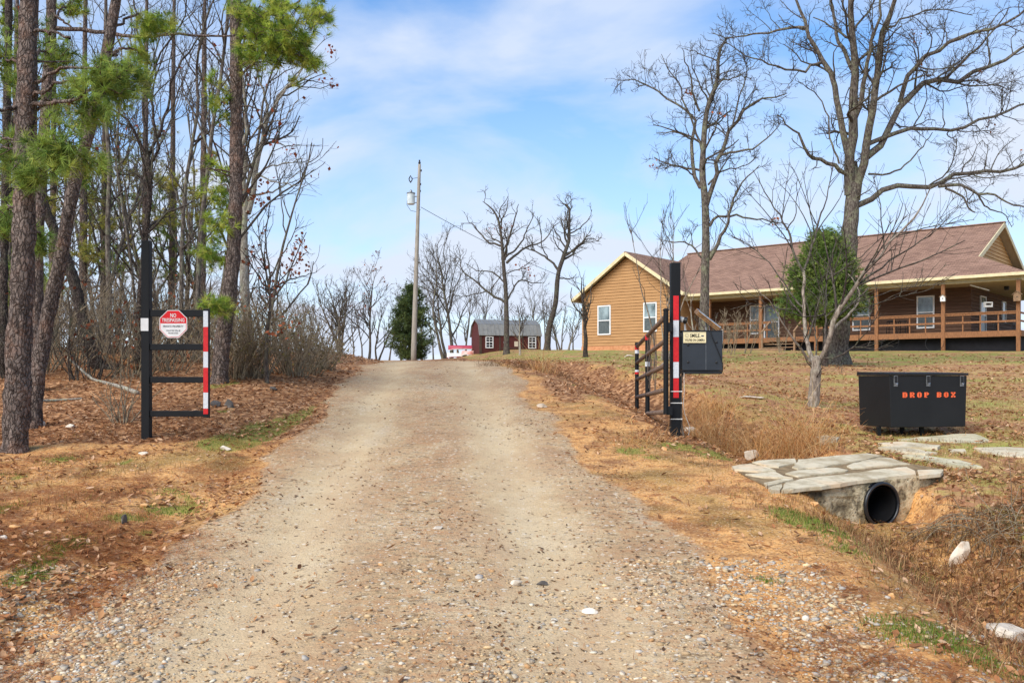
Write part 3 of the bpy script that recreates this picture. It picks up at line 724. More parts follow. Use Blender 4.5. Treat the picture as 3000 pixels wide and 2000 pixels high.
for s in (-.6, .6):
    q = bc + np.array([s, 0, 0])
    MB().box(q[0] - .04, q[0] + .04, q[1] - .5, q[1] + .5, q[2] + .42, q[2] + .48).build('cross_bar', grey_wood, tr_)
    for yy in (-.42, .42): MB().box(q[0] - .04, q[0] + .04, q[1] + yy - .04, q[1] + yy + .04, q[2] - .4, q[2] + .42).build('leg', grey_wood, tr_)
canoe(bc + (0, 0, .48), .04, 2.7, .8, .3, True, pink, white_plastic, 'faded red canoe turned over on top of the boat rack')
canoe(base_at(1337, 73.2), .1, 1.5, .6, .3, True, white_plastic, pink, 'white upturned boat lying on the ground below the red canoe')
canoe(base_at(1370, 73.0), -.05, .95, .45, .3, True, simple('salmon_hull', lin(206, 120, 104), lin(220, 190, 180), 3, .4), white_plastic, 'short salmon and white boat lying against the shed end')

# ================================================================== utility pole
UY = 50.0
b0 = base_at(1211, UY); top = px(1229, 482, UY)
up = thing('utility_pole', 'tall grey wooden utility pole on the hilltop', 'utility pole', b0)
n = 14
MB().tube([b0 + (top - b0) * i / n - (np.array([0, 0, .4]) if i == 0 else 0) for i in range(n + 1)], [.15 - .07 * i / n for i in range(n + 1)], 12).build('pole', wood_pole, up, smooth=True)
def upx(x, y): return px(x, y, UY)
MB().tube([top, top + (0, 0, .1), top + (0, 0, .18), top + (0, 0, .24)], [.05, .07, .035, .05], 8).build('top_insulator', black_rust, up)
can = thing('pole_transformer', 'pale grey transformer can hanging on the utility pole', 'transformer', upx(1204, 599))
c0, c1 = upx(1204, 599), upx(1204, 569)
MB().tube([c0, c0 + (0, 0, .03), c1, c1 + (0, 0, .03)], [.19, .21, .21, .2], 16).build('tank', simple('transformer_grey', lin(206, 214, 212), lin(176, 186, 186), 5, .5), can, smooth=False)
MB().tube([c1 + (0, 0, .03), c1 + (0, 0, .07)], .235, 16).build('lid', grey_metal, can)
MB().tube([c1 + (0, 0, .06), c1 + (0, 0, .13), c1 + (0, 0, .2), c1 + (0, 0, .24)], [.06, .08, .06, .03], 10).build('bushing', grey_metal, can)
for yy in (576, 594): MB().bar(upx(1213, yy), upx(1224, yy), .05, .05).build('bracket', grey_metal, can)
MB().box(upx(1194, 573)[0] - .03, upx(1194, 573)[0] + .05, UY - .05, UY + .05, upx(0, 575)[2], upx(0, 571)[2]).build('lug', grey_metal, can)
co = upx(1203, 525)
MB().tube([co + (.03 * math.sin(3 * a), 0, .2 * math.cos(a)) + np.array([-.06 * math.sin(a), 0, 0]) for a in np.linspace(0, math.pi * 1.7, 12)], .028, 6).build('fuse_cutout', black_rust, up)
MB().tube([co + (.05, 0, .02), upx(1228, 520)], .012, 5).build('cutout_arm', black_rust, up)
for yy, xx in ((500, 1231), (540, 1229), (560, 1228), (607, 1222)):
    q = upx(xx, yy); MB().box(q[0] - .03, q[0] + .09, q[1] - .05, q[1] + .03, q[2] - .05, q[2] + .05).build('fitting', black_rust, up)
def sag(a, b, s, n=14): return [a + (b - a) * t + np.array([0, 0, -s * 4 * t * (1 - t)]) for t in np.linspace(0, 1, n)]
MB().tube([upx(1194, 574), upx(1192, 600), upx(1203, 617), upx(1222, 621), upx(1232, 614)], .012, 5).build('drop_wire', cable_black, up)
e = h2w(WX0 - .3, 3.0, WEA + .6)
tag(MB().tube(sag(upx(1233, 607), e, .35), .014, 5).build('service_wire', cable_black), 'thin service wire running from the utility pole to the house', 'wire')
# ================================================================== text helper
def text(name, body, mat, parent, loc, size, ex, ez, width=None, offset=0.0, extrude=0.001, spacing=1.0, align='CENTER'):
    """flat lettering; ex = reading direction, ez = up direction of the letters (world axes of the thing)"""
    cu = bpy.data.curves.new(name, 'FONT'); cu.body = body; cu.size = size; cu.align_x = align; cu.align_y = 'CENTER'
    cu.offset = offset; cu.extrude = extrude; cu.space_character = spacing; cu.materials.append(mat); cu.resolution_u = 2
    o = bpy.data.objects.new(name, cu); COL.objects.link(o); o.parent = parent
    org = ORG.get(parent.name, np.zeros(3))
    ex = Vector(ex).normalized(); ez = Vector(ez).normalized(); n = ex.cross(ez)
    o.matrix_local = Matrix.Translation(Vector(np.array(loc) - org)) @ Matrix((ex, ez, n)).transposed().to_4x4()
    if width:
        bpy.context.view_layer.update()
        w0 = o.dimensions.x
        if w0 > 0: o.matrix_local = o.matrix_local @ Matrix.Diagonal((width / w0, 1, 1, 1))
    bpy.context.view_layer.update()
    me = bpy.data.meshes.new_from_object(o.evaluated_get(bpy.context.evaluated_depsgraph_get()))
    m2 = bpy.data.objects.new(name, me); COL.objects.link(m2); m2.parent = parent; m2.matrix_local = o.matrix_local.copy()
    bpy.data.objects.remove(o); m2.name = name
    return m2
ink = simple('black_ink', lin(22, 22, 24), lin(16, 16, 18), 5, .6)
sign_white = simple('sign_white', lin(226, 226, 222), lin(208, 208, 204), 8, .45)
sign_red = simple('sign_red', lin(216, 20, 30), lin(196, 14, 24), 8, .45)
sign_cream = simple('sign_cream', lin(232, 220, 176), lin(214, 200, 156), 8, .5)
XA, ZA = (1, 0, 0), (0, 0, 1)

# ================================================================== left gate panel
LY = F / 286.0
def lp(x, y, dy=0.0): return px(x, y, LY) + np.array([0, dy, 0])
gb_ = base_at(424, LY)
lg = thing('side_gate', 'black steel post and short ladder gate panel at the wood edge', 'gate panel', gb_)
def lbox(name, x0, x1, y0, y1, dep, mat, dy=0.0, bevel=.004, par=None):
    a, b = lp(x0, y1, dy), lp(x1, y0, dy)
    return MB().box(a[0], b[0], a[1], a[1] + dep, a[2], b[2]).build(name, mat, par or lg, bevel=bevel)
lbox('post', 413, 437, 704, 1325, .085, black_paint)
for y0, y1 in ((907, 927), (1007, 1025), (1103, 1121), (1203, 1220)): lbox('rail', 437, 595, y0, y1, .05, black_paint, .012)
sti = lbox('stile', 594.5, 610, 904, 1223, .06, black_paint, .004)
for i, (y0, y1) in enumerate(((910.6, 957.5), (957.5, 1029.8), (1029.8, 1076.7), (1076.7, 1149.4), (1149.4, 1196.3), (1196.3, 1212.6))):
    lbox('reflective_tape', 595.4, 609.2, y0 + .15, y1 - .15, .003, white_tape if i % 2 == 0 else red_tape, .0005, 0, sti)
lbox('white_tag', 412.5, 435, 932, 969, .003, sign_white, -.0035, 0)
# octagon sign
oc = lp(508.5, 949, -.008); r_ = .1415
sg = thing('warning_sign', 'red and white octagonal NO TRESPASSING sign wired to the gate panel', 'sign', oc)
cor = [(math.cos(math.pi / 8 + i * math.pi / 4) * r_ / math.cos(math.pi / 8), math.sin(math.pi / 8 + i * math.pi / 4) * r_ / math.cos(math.pi / 8)) for i in range(8)]
def clip(poly, zc, keep_up):
    o_ = []
    for (a, b) in zip(poly, poly[1:] + poly[:1]):
        ia = (a[1] >= zc) == keep_up; ib = (b[1] >= zc) == keep_up
        if ia: o_.append(a)
        if ia != ib: t = (zc - a[1]) / (b[1] - a[1]); o_.append((a[0] + t * (b[0] - a[0]), zc))
    return o_
def face(name, poly, mat, d, th, par): return MB().prism([oc + np.array([a, d, b]) for a, b in poly], (0, th, 0)).build(name, mat, par)
plate = face('plate', cor, sign_white, 0, .004, sg)
face('border', [(a * .955, b * .955) for a, b in cor], sign_red, -.0006, .0005, plate)
cin = [(a * .92, b * .92) for a, b in cor]
face('lower_field', clip(cin, .006, False), sign_white, -.0012, .0005, plate)
text('lettering', 'NO', sign_white, sg, oc + (0, -.0018, .086), .056, XA, ZA, .060, .0008)
text('lettering', 'TRESPASSING', sign_white, sg, oc + (0, -.0018, .038), .052, XA, ZA, .232, .0006)
text('lettering', 'PRIVATE PROPERTY', ink, sg, oc + (0, -.0018, -.026), .028, XA, ZA, .208, .0002)
text('lettering', 'VIOLATORS WILL BE', ink, sg, oc + (0, -.0018, -.068), .021, XA, ZA, .145, 0)
text('lettering', 'PROSECUTED', ink, sg, oc + (0, -.0018, -.094), .021, XA, ZA, .100, 0)

# ================================================================== right gate post, gate, control box
RY = 9.85
def rp(x, y, dy=0.0): return px(x, y, RY) + np.array([0, dy, 0])
rb = base_at(1980, RY)
gp = thing('gate_post', 'black steel gate post with red and white reflective tape', 'gate post', rb)
def rbox(name, x0, x1, y0, y1, dep, mat, par, dy=0.0, bevel=.004):
    a, b = rp(x0, y1, dy), rp(x1, y0, dy)
    return MB().box(a[0], b[0], a[1], a[1] + dep, a[2], b[2]).build(name, mat, par, bevel=bevel)
post = rbox('post', 1966, 1994, 769, 1340, .1, black_paint, gp)
for i, (y0, y1) in enumerate(((866, 938), (938, 987), (987, 1060), (1060, 1107), (1107, 1165))):
    rbox('reflective_tape', 1972.5, 1988.5, y0 + .15, y1 - .15, .003, red_tape if i % 2 == 0 else white_tape, gp, -.0035, 0)
for yy in (1146, 1180, 1227):
    a, b = rp(1964.6, yy), rp(1995.4, yy); z_ = a[2]
    MB().box(a[0], b[0], RY - .006, RY - .0005, z_ - .004, z_ + .004).box(b[0] - .006, b[0], RY - .0005, RY + .105, z_ - .004, z_ + .004).box(b[0], b[0] + .012, RY - .008, RY + .004, z_ - .006, z_ + .006).build('cable_tie', white_plastic, gp)
# gate, swung open up the drive and sagging at its far end
G0 = np.array([(1951 - CX) / F * 9.80, 9.80]); G1 = np.array([(1866 - CX) / F * 13.7, 13.7])
def gpt(s, y_near, y_far):
    """point on the gate: s along it, heights from the photo rows at its two ends"""
    z0 = EYE + (HY - y_near) / F * G0[1]; z1 = EYE + (HY - y_far) / F * G1[1]
    p = G0 + (G1 - G0) * s
    return np.array([p[0], p[1], z0 + (z1 - z0) * s])
sgt = thing('swing_gate', 'long black and brown pipe gate swung open along the drive', 'gate', (G0[0], G0[1], gpt(0, 1213, 1219)[2]))
MB().tube([gpt(0, 1213, 1219), gpt(0, 910, 1000)], .028, 12).tube([gpt(0, 910, 1000), gpt(0, 906, 1000), gpt(0, 903, 1000)], [.033, .033, .015], 12).build('hinge_stile', black_paint, sgt, smooth=False)
rails = ((926, 1015), (996, 1062), (1069, 1111), (1141, 1163), (1206, 1214))
for a, b in rails: MB().tube([gpt(.004, a, b), gpt(.5, a, b), gpt(.997, a, b)], .027, 10).build('rail', brown_pipe, sgt, smooth=True)
mid = MB().tube([gpt(.556, 1209, 1217), gpt(.556, 925, 1010)], .03, 10).build('middle_stile', black_paint, sgt)
for z0, z1, mt in ((.93, 1.0, red_tape), (.40 + .38, .93, black_paint), (.60, .66, white_tape)):
    if mt is black_paint: continue
    a, b = gpt(.556, 1209, 1217), gpt(.556, 925, 1010)
    MB().tube([a + (b - a) * z0, a + (b - a) * (z1 - .002)], .0315, 10, False).build('reflective_tape', mt, mid)
fs_ = MB().tube([gpt(1, 1212, 1218), gpt(1, 926, 1003)], .03, 10).build('end_stile', black_paint, sgt)
a, b = gpt(1, 1212, 1218), gpt(1, 926, 1003)
for z0, z1, mt in ((.90, .96, red_tape), (.85, .90, white_tape), (.60, .63, white_tape), (.57, .60, red_tape)):
    MB().tube([a + (b - a) * z0, a + (b - a) * (z1 - .002)], .0315, 10, False).build('reflective_tape', mt, fs_)
for yy in (958, 1203):
    q = gpt(0, yy, yy); MB().box(q[0] + .02, rp(1966, 0)[0] + .004, q[1] - .02, q[1] + .1, q[2] - .045, q[2] + .045).build('hinge_bracket', black_paint, sgt)
rg = random.Random(5)
for i in range(11):
    s = .28 + .03 * i + rg.uniform(-.01, .01); a = gpt(s, 930 + rg.uniform(0, 20), 1016); b = gpt(s + rg.uniform(-.02, .02), 1110 + rg.uniform(-40, 70), 1130)
    m_ = (a + b) / 2 + np.array([rg.uniform(-.03, .03), 0, 0])
    MB().tube([a, m_, b], .0045, 4).build('hanging_wire', hose_brown, sgt)
q0, q1, q2 = gpt(.40, 1088, 1110), gpt(.18, 1072, 1110) + np.array([0, 0, .03]), rp(1957, 1051, -.02)
MB().tube([q0, q1, q2], .005, 5).build('pale_tie', cable_white, sgt)
# control box
cb_ = thing('control_box', 'dark steel gate control box fixed to the taped gate post', 'control box', rp(2055, 1092))
BX0, BX1, BY0, BY1 = 1999, 2117, 971, 1085
body = rbox('body', BX0, BX1, BY0, BY1, .26, simple('box_steel', lin(46, 52, 58), lin(36, 41, 46), 4, .45, 0, .4, .08, 20), cb_, 0, .006)
rbox('bottom_lip', BX0 + 1, BX1 - .5, BY1 + .4, 1095, .25, black_rust, cb_, .012)
rbox('top_lip', BX0 - 2, BX1 + .5, 967.5, BY0 - .3, .27, black_rust, cb_, -.004)
rbox('mounting_bracket', 1994.2, 1998.8, 985, 1080, .08, black_rust, cb_, .02)
rbox('seam', 2067.6, 2068.6, 1005, 1083, .002, grey_metal, cb_, -.0015, 0)
for bx_, by_ in ((2016, 1060), (2099, 1061), (2099, 1002), (2016, 1010)):
    a = rp(bx_, by_); MB().tube([a, a + (0, -.006, 0), a + (0, -.009, 0)], [.014, .013, .006], 10).build('bolt', black_rust, cb_)
sm = thing('camera_notice', 'cream SMILE YOU\'RE ON CAMERA sign on the control box', 'sign', rp(2034.5, 1004.5, -.012))
a, b = rp(2001.5, 1004.8), rp(2068, 972.5)
pl = MB().box(a[0], b[0], RY - .012, RY - .004, a[2], b[2]).build('plate', sign_cream, sm, bevel=.002)
for q in ((a[0] + .004, b[0] - .004, b[2] - .007, b[2] - .005), (a[0] + .004, b[0] - .004, a[2] + .005, a[2] + .007)): MB().box(q[0], q[1], RY - .0127, RY - .0121, q[2], q[3]).build('border_line', ink, pl)
text('lettering', 'SMILE', ink, sm, rp(2034.5, 983.5, -.0132), .052, XA, ZA, .102, .0008)
text('lettering', "YOU'RE ON CAMERA", ink, sm, rp(2034.8, 996.3, -.0132), .034, XA, ZA, .212, .0003)
fc = rp(2012, 983, -.0128); R1 = .019
for rr_, w_ in ((R1, .0016),): MB().tube([fc + (rr_ * math.cos(t_), 0, rr_ * math.sin(t_)) for t_ in np.linspace(0, 2 * math.pi, 25)], w_, 4, False).build('smiling_face', grey_metal, pl)
MB().tube([fc + (.011 * math.cos(t_), 0, .011 * math.sin(t_)) for t_ in np.linspace(math.pi * 1.15, math.pi * 1.85, 9)], .0013, 4).build('smile_line', grey_metal, pl)
for s in (-.006, .006): MB().tube([fc + (s, 0, .004), fc + (s, 0, .008)], .0016, 5).build('eye', grey_metal, pl)
q = rp(2058, 984, -.0128); MB().box(q[0] - .016, q[0] + .012, q[1], q[1] + .0006, q[2] - .008, q[2] + .008).build('camera_picture', grey_metal, pl)
q = rp(2051, 986.5, -.0128); MB().box(q[0] - .006, q[0] + .004, q[1], q[1] + .0006, q[2] - .004, q[2] + .002).build('camera_picture', grey_metal, pl)
# surveillance camera on a stalk
cm = thing('security_camera', 'white security camera on a stalk above the control box', 'camera', rp(2012, 968, .1))
MB().tube([rp(2012, 968, .1), rp(2011, 945, .1), rp(2007, 940, .1)], .009, 8).build('stalk', white_plastic, cm)
MB().tube([rp(1993, 932, .10), rp(1996, 933, .1), rp(2008, 936.5, .08)], [.024, .03, .031], 12).build('housing', white_plastic, cm)
MB().tube([rp(2008, 936.5, .08), rp(2016, 938, .07)], [.034, .034], 12).build('lens_hood', black_rust, cm)
MB().tube([rp(2016, 938, .07), rp(2017.5, 938.3, .068)], [.02, .012], 12).build('lens', dark_glass, cm)
# solar panel
sp_ = thing('solar_panel', 'small tilted solar panel standing on the control box', 'solar panel', rp(2080, 968, .12))
A_, B_ = rp(2050, 913, .06), rp(2113, 962, .06); dv = B_ - A_
nv = np.array([-dv[2], 0, dv[0]]); nv /= np.linalg.norm(nv); nv = -nv if nv[2] < 0 else nv
bk = np.array([.03, .30, .05])
fr = MB().prism([A_ - nv * .036, B_ - nv * .036, B_ + nv * .018, A_ + nv * .018], bk).build('frame', simple('bronze_frame', lin(166, 122, 70), lin(104, 74, 44), 30, .6, 0, .25, 0, 30, (1, 1, 1)), sp_)
MB().prism([A_ + nv * .0185 + bk * .04 + dv * .02, B_ + nv * .0185 + bk * .04 - dv * .02, B_ + nv * .0185 + bk * .96 - dv * .02, A_ + nv * .0185 + bk * .96 + dv * .02], nv * .004).build('cell_sheet', dark_glass, fr)
for o_ in (-.026, -.008): MB().prism([A_ + nv * o_ - bk * .006, B_ + nv * o_ - bk * .006, B_ + nv * (o_ + .006) - bk * .006, A_ + nv * (o_ + .006) - bk * .006], bk * .005).build('frame_groove', black_rust, fr)
MB().prism([A_ + nv * .009 - bk * .008, B_ + nv * .009 - bk * .008, B_ + nv * .02 - bk * .008, A_ + nv * .02 - bk * .008], bk * .1).build('edge_strip', silver, fr)
for t_ in (.42, .6): MB().tube([A_ + dv * t_ + bk * .5, rp(2082 + (t_ - .5) * 60, 968, .14)], .008, 6).build('strut', grey_metal, sp_)
# cables
tag(MB().tube([rp(2080, 966, -.01), rp(2085, 985, -.015), rp(2096, 1012, -.014), rp(2112, 1050, -.014), rp(2117.5, 1068, -.01), rp(2117.5, 1090, .02)], .0045, 5).build('panel_cable', cable_black), 'black cable hanging across the front of the control box', 'cable')
tag(MB().tube([rp(2117.5, 964, .04), rp(2120, 972, .04), rp(2119.5, 1000, .04), rp(2119, 1004, .04)], .004, 5).build('side_cable', cable_white), 'white cable down the right side of the control box', 'cable')
h0 = rp(2010, 1306, .02); h0[2] = gz(h0[0], h0[1]) - .02
tag(MB().tube([rp(2003, 1094, .06), rp(1999, 1110, .06), rp(1997, 1158, .05), rp(1998, 1244, .04), rp(2003, 1275, .03), h0], .013, 8).build('conduit_hose', hose_brown, smooth=True), 'grey brown hose running down beside the gate post to the ground', 'hose')
h1 = rp(2022, 1268, .1)
h1[2] = gz(h1[0], h1[1]) + .01
tag(MB().tube([rp(2004, 1092, .0), rp(2006, 1150, .03), rp(2004, 1190, .04), rp(2010, 1215, .06), rp(2020, 1238, .08), rp(2026, 1252, .1), h1], .0028, 5).build('loose_cable', cable_white), 'thin pale cable drooping from the control box to the grass', 'cable')

# ================================================================== drop box
DBA = math.radians(13.5); d_ = np.array([math.cos(DBA), math.sin(DBA), 0]); k_ = np.array([-math.sin(DBA), math.cos(DBA), 0])
D0 = px(2606, 1252, 10.2)
db = thing('drop_box', 'black steel DROP BOX chest on legs beside the stone path', 'box', (D0[0], D0[1], float(gz(D0[0], D0[1]))))
DW, DD, DH = 1.0, .58, .575
def dq(a, b, c): return D0 + d_ * a + k_ * b + np.array([0, 0, c])
dbm = simple('box_black', lin(26, 27, 28), lin(20, 21, 22), 3, .5, 0, .35, .1, 25)
MB().hexa([dq(.02, 0, 0), dq(DW - .02, 0, 0), dq(DW - .02, DD, 0), dq(.02, DD, 0), dq(0, 0, DH), dq(DW, 0, DH), dq(DW, DD, DH), dq(0, DD, DH)]).build('body', dbm, db, bevel=.006)
MB().hexa([dq(-.012, -.014, DH + .003), dq(DW + .012, -.014, DH + .003), dq(DW + .012, DD + .01, DH + .003), dq(-.012, DD + .01, DH + .003),
           dq(-.012, -.014, DH + .03), dq(DW + .012, -.014, DH + .03), dq(DW + .012, DD + .01, DH + .045), dq(-.012, DD + .01, DH + .045)]).build('lid', black_rust, db, bevel=.004)
for lx_, ly_ in ((.0, .22), (.36, .3), (.48, .12)):
    b_ = dq(lx_ + .02, ly_, 0); g_ = float(gz(b_[0], b_[1]))
    MB().box(b_[0] - .02, b_[0] + .02, b_[1] - .02, b_[1] + .02, g_ - .06, b_[2] - .001).build('leg', black_paint, db)
for hx_ in (.075, .49, .93):
    hp = MB().obox(dq(hx_, -.004, DH - .06), d_ * .05, k_ * .006, (0, 0, .12)).build('hasp', grey_metal, db)
    MB().obox(dq(hx_, -.012, DH - .045), d_ * .026, k_ * .012, (0, 0, .075)).build('hasp_strap', black_rust, hp)
    MB().tube([dq(hx_ - .012, -.02, DH - .085), dq(hx_, -.03, DH - .098), dq(hx_ + .012, -.02, DH - .085)], .005, 6).build('staple', silver, hp)
orange = simple('orange_letters', lin(240, 110, 66), lin(228, 92, 50), 20, .6)
# bold slab letters drawn as blocks: unit cell 5 wide, 7 high
GL = {'D': '11110 11011 11011 11011 11011 11011 11110', 'R': '11110 11011 11011 11110 11110 11011 11011', 'O': '01110 11011 11011 11011 11011 11011 01110',
      'P': '11110 11011 11011 11110 11000 11000 11100', 'B': '11110 11011 11011 11110 11011 11011 11110', 'X': '11011 11011 01110 00100 01110 11011 11011'}
def word(wd, x0, x1, zc_):
    cw = (x1 - x0) / (len(wd) + .62 * (len(wd) - 1)); h_ = .058; u_, v_ = cw / 5, h_ / 7
    for i, ch in enumerate(wd):
        mbk = MB()
        for r__, row in enumerate(GL[ch].split()):
            c__ = 0
            while c__ < 5:
                if row[c__] == '1':
                    e__ = c__
                    while e__ < 5 and row[e__] == '1': e__ += 1
                    xa = x0 + i * cw * 1.62 + c__ * u_; xb = x0 + i * cw * 1.62 + e__ * u_
                    mbk.obox(dq((xa + xb) / 2, -.003, zc_ + h_ / 2 - (r__ + .5) * v_), d_ * (xb - xa), k_ * .003, (0, 0, v_ * .999)); c__ = e__
                else: c__ += 1
        mbk.build('letter', orange, db)
word('DROP', .165, .50, .36); word('BOX', .605, .845, .36)

# ================================================================== flagstones, footbridge over the ditch, culvert pipe
def z7(x, y): return (2050 + x / 2.24, 1000 + y / 2.24)
def to_plane(x, y, lift, up=.0964):
    kx, kz = (x - CX) / F, (HY - y) / F
    Y = (lift - EYE) / (kz - up); return np.array([kx * Y, Y, up * Y + lift])
def stone_mat(name, a, b, c_):
    k = NT(name).set(.9, 0, .25); v = k.pos()
    n1, n2, n3 = k.noise(v, 3.2, 5), k.noise(v, 16, 6), k.noise(v, 70, 4)
    c = k.ramp(n1, [(.35, a), (.52, b), (.68, c_)])
    c = k.mix(k.ramp(n2, [(.34, .45), (.46, 0)]), c, tuple(.7 * q for q in a[:3]) + (1,))
    c = k.mix(k.ramp(n2, [(.56, 0), (.72, .35)]), c, lin(222, 214, 196))
    k.color(c); k.bump(k.math('ADD', n2, k.math('MULTIPLY', n3, .5)), .35, .008)
    return k.m
flag = stone_mat('flagstone', lin(164, 148, 118), lin(200, 188, 160), lin(208, 184, 150))
flag_g = stone_mat('flagstone_grey', lin(160, 152, 122), lin(190, 180, 148), lin(202, 192, 164))
concrete = NT('stained_concrete'); concrete.set(.92, 0, .2)
k = concrete; v = k.pos(); n1 = k.noise(v, 5, 6, .6); n2 = k.noise(v, 22, 6, .6)
c = k.ramp(n1, [(.34, lin(92, 82, 64)), (.44, lin(142, 128, 100)), (.54, lin(196, 180, 146)), (.7, lin(214, 200, 170))])
c = k.mix(k.ramp(n2, [(.36, .7), (.46, 0)]), c, lin(66, 56, 42)); k.color(c); k.bump(k.math('ADD', n1, n2), .8, .04); concrete = k.m
rs = random.Random(3)
def slab(poly, lift, th, mat, parent, up=.0964, name='flagstone'):
    """uneven flat stone from an outline on the local ground plane"""
    P_ = [to_plane(*z7(*q), lift, up) for q in poly]
    # roughen the outline
    out_ = []
    for a, b in zip(P_, P_[1:] + P_[:1]):
        L_ = np.linalg.norm(b - a); n_ = max(1, int(L_ / .09))
        for i in range(n_):
            p = a + (b - a) * i / n_
            if i: p = p + np.array([rs.uniform(-.012, .012), rs.uniform(-.015, .015), 0])
            out_.append(p)
    n_ = len(out_); cen = sum(out_) / n_
    top = [cen + (p - cen) * .992 + np.array([0, 0, rs.uniform(-.003, .003)]) for p in out_]; rim = [p + np.array([0, 0, -.007]) for p in out_]; bot = [p + np.array([0, 0, -th]) for p in out_]
    fs = [tuple(range(n_))] + [(i + n_, (i + 1) % n_ + n_, (i + 1) % n_, i) for i in range(n_)] + [(i + 2 * n_, (i + 1) % n_ + 2 * n_, (i + 1) % n_ + n_, i + n_) for i in range(n_)]
    return MB().add(top + rim + bot, fs).build(name, mat, parent)
BL = .022
bridge_c = to_plane(*z7(850, 860), BL)
fb = thing('footbridge', 'low flagstone footbridge with mortared side over the ditch pipe', 'footbridge', bridge_c)
for poly in ([(210, 815), (330, 800), (440, 822), (500, 845), (380, 850), (230, 838)], [(345, 788), (450, 775), (625, 768), (632, 796), (520, 820), (455, 818)],
             [(605, 822), (645, 774), (900, 748), (1100, 730), (1200, 745), (980, 793), (820, 820), (645, 834)], [(965, 815), (1005, 797), (1180, 757), (1260, 765), (1310, 785), (1380, 800), (1150, 818), (1000, 830)],
             [(562, 862), (645, 842), (900, 824), (975, 840), (955, 850), (800, 868), (645, 882)], [(300, 868), (495, 854), (552, 880), (610, 890), (420, 888)],
             [(420, 925), (560, 897), (615, 904), (552, 915), (440, 945)], [(535, 972), (563, 920), (700, 893), (980, 862), (1100, 847), (1360, 820), (1415, 845), (1420, 868), (1100, 903), (800, 948)],
             [(1428, 842), (1600, 837), (1580, 865), (1440, 878)], [(450, 960), (538, 932), (526, 970), (470, 975)]):
    slab(poly, BL, .03, flag, fb)
# mortar bed under the slabs
mbed = [to_plane(*z7(*q), BL - .013) for q in ((215, 830), (345, 792), (640, 772), (1100, 733), (1200, 748), (1380, 800), (1600, 838), (1580, 866), (1420, 866), (1100, 898), (800, 943), (540, 966), (430, 945), (300, 880))]
MB().prism(mbed, (0, 0, -.045)).build('mortar_bed', simple('mortar', lin(148, 126, 94), lin(104, 86, 62), 14, .95, 0, .2, .4, 40), fb)
# headwall with a round opening, pipe set in it
HL, HR = to_plane(*z7(520, 972), BL - .03), to_plane(*z7(1560, 868), BL - .03)
hd = HR - HL; hd[2] = 0; hlen = np.linalg.norm(hd); hd /= hlen; hn = np.array([hd[1], -hd[0], 0.])      # hn: toward the camera
pc_px = (2575, 1476)
t_ = 0.5
kx = (pc_px[0] - CX) / F
HL = HL + hn * .05; HR = HR + hn * .05
t_ = (kx * HL[1] - HL[0]) / (hd[0] - kx * hd[1]); pcn = HL + hd * t_; pcn[2] = EYE + (HY - pc_px[1]) / F * pcn[1]

PR = .165
npt = 40; circ, outer = [], []
zt = lambda u: HL[2] + (HR[2] - HL[2]) * u / hlen
for i in range(npt):
    a = 2 * math.pi * i / npt; ca_, sa_ = math.cos(a), math.sin(a)
    circ.append(pcn + hd * PR * ca_ + np.array([0, 0, PR * sa_]))
    lim_ = []
    if ca_ > 1e-6: lim_.append((hlen + .1 - t_) / ca_)
    if ca_ < -1e-6: lim_.append((t_ + .05) / -ca_)
    if sa_ > 1e-6: lim_.append((zt(t_) - pcn[2]) / sa_)
    if sa_ < -1e-6: lim_.append(.42 / -sa_)
    l_ = min(lim_); p = pcn + hd * l_ * ca_ + np.array([0, 0, l_ * sa_])
    if sa_ > 0 and abs(l_ * sa_ - (zt(t_) - pcn[2])) < 1e-4: p[2] = zt(t_ + l_ * ca_)
    outer.append(p)
def rough(p, s=.012): return p + hn * (float(vn(p[0] * 9, p[2] * 9 + p[1] * 3, 5)) - .5) * 2 * s
rings = [[rough(c_ + (o_ - c_) * f_) for c_, o_ in zip(circ, outer)] for f_ in (0, .25, .5, .75, 1)]
vs = sum(rings, []) + [p - hn * .5 for p in rings[-1]]
fs = [(r__ * npt + i, r__ * npt + (i + 1) % npt, (r__ + 1) * npt + (i + 1) % npt, (r__ + 1) * npt + i) for r__ in range(5) for i in range(npt)]
MB().add(vs, fs).build('headwall', concrete, fb, smooth=False)
pipe = thing('culvert_pipe', 'black corrugated culvert pipe in the ditch under the footbridge', 'pipe', pcn - np.array([0, 0, PR]))
po = simple('black_plastic_pipe', lin(36, 38, 42), lin(22, 24, 28), 6, .35, 0, .5)
pa, pb = pcn + hn * .035, pcn - hn * 1.6
M_ = MB().tube([pa, pb], PR - .001, 32, False)
M_.build('outer_wall', po, pipe, smooth=True)
MB().tube([pb, pa], PR - .022, 32, False).build('inner_wall', simple('pipe_inside', lin(26, 26, 28), lin(14, 14, 16), 6, .6), pipe, smooth=True)
M_ = MB()
a_ = [pa + hd * math.cos(q) * PR * 1.04 + np.array([0, 0, math.sin(q) * PR * 1.04]) for q in np.linspace(0, 2 * math.pi, 41)]
MB().tube(a_, .014, 8, False).build('rim', po, pipe, smooth=True)
for j in range(1, 6):
    MB().tube([p - hn * (.05 * j) for p in a_], .011, 6, False).build('rib', po, pipe, smooth=True)
MB().tube([pb, pb - hn * .01], PR, 24).build('dark_cap', simple('pipe_dark', lin(10, 10, 10), lin(6, 6, 6), 6, .9), pipe)  # near-black disc stands in for the darkness deep inside the pipe
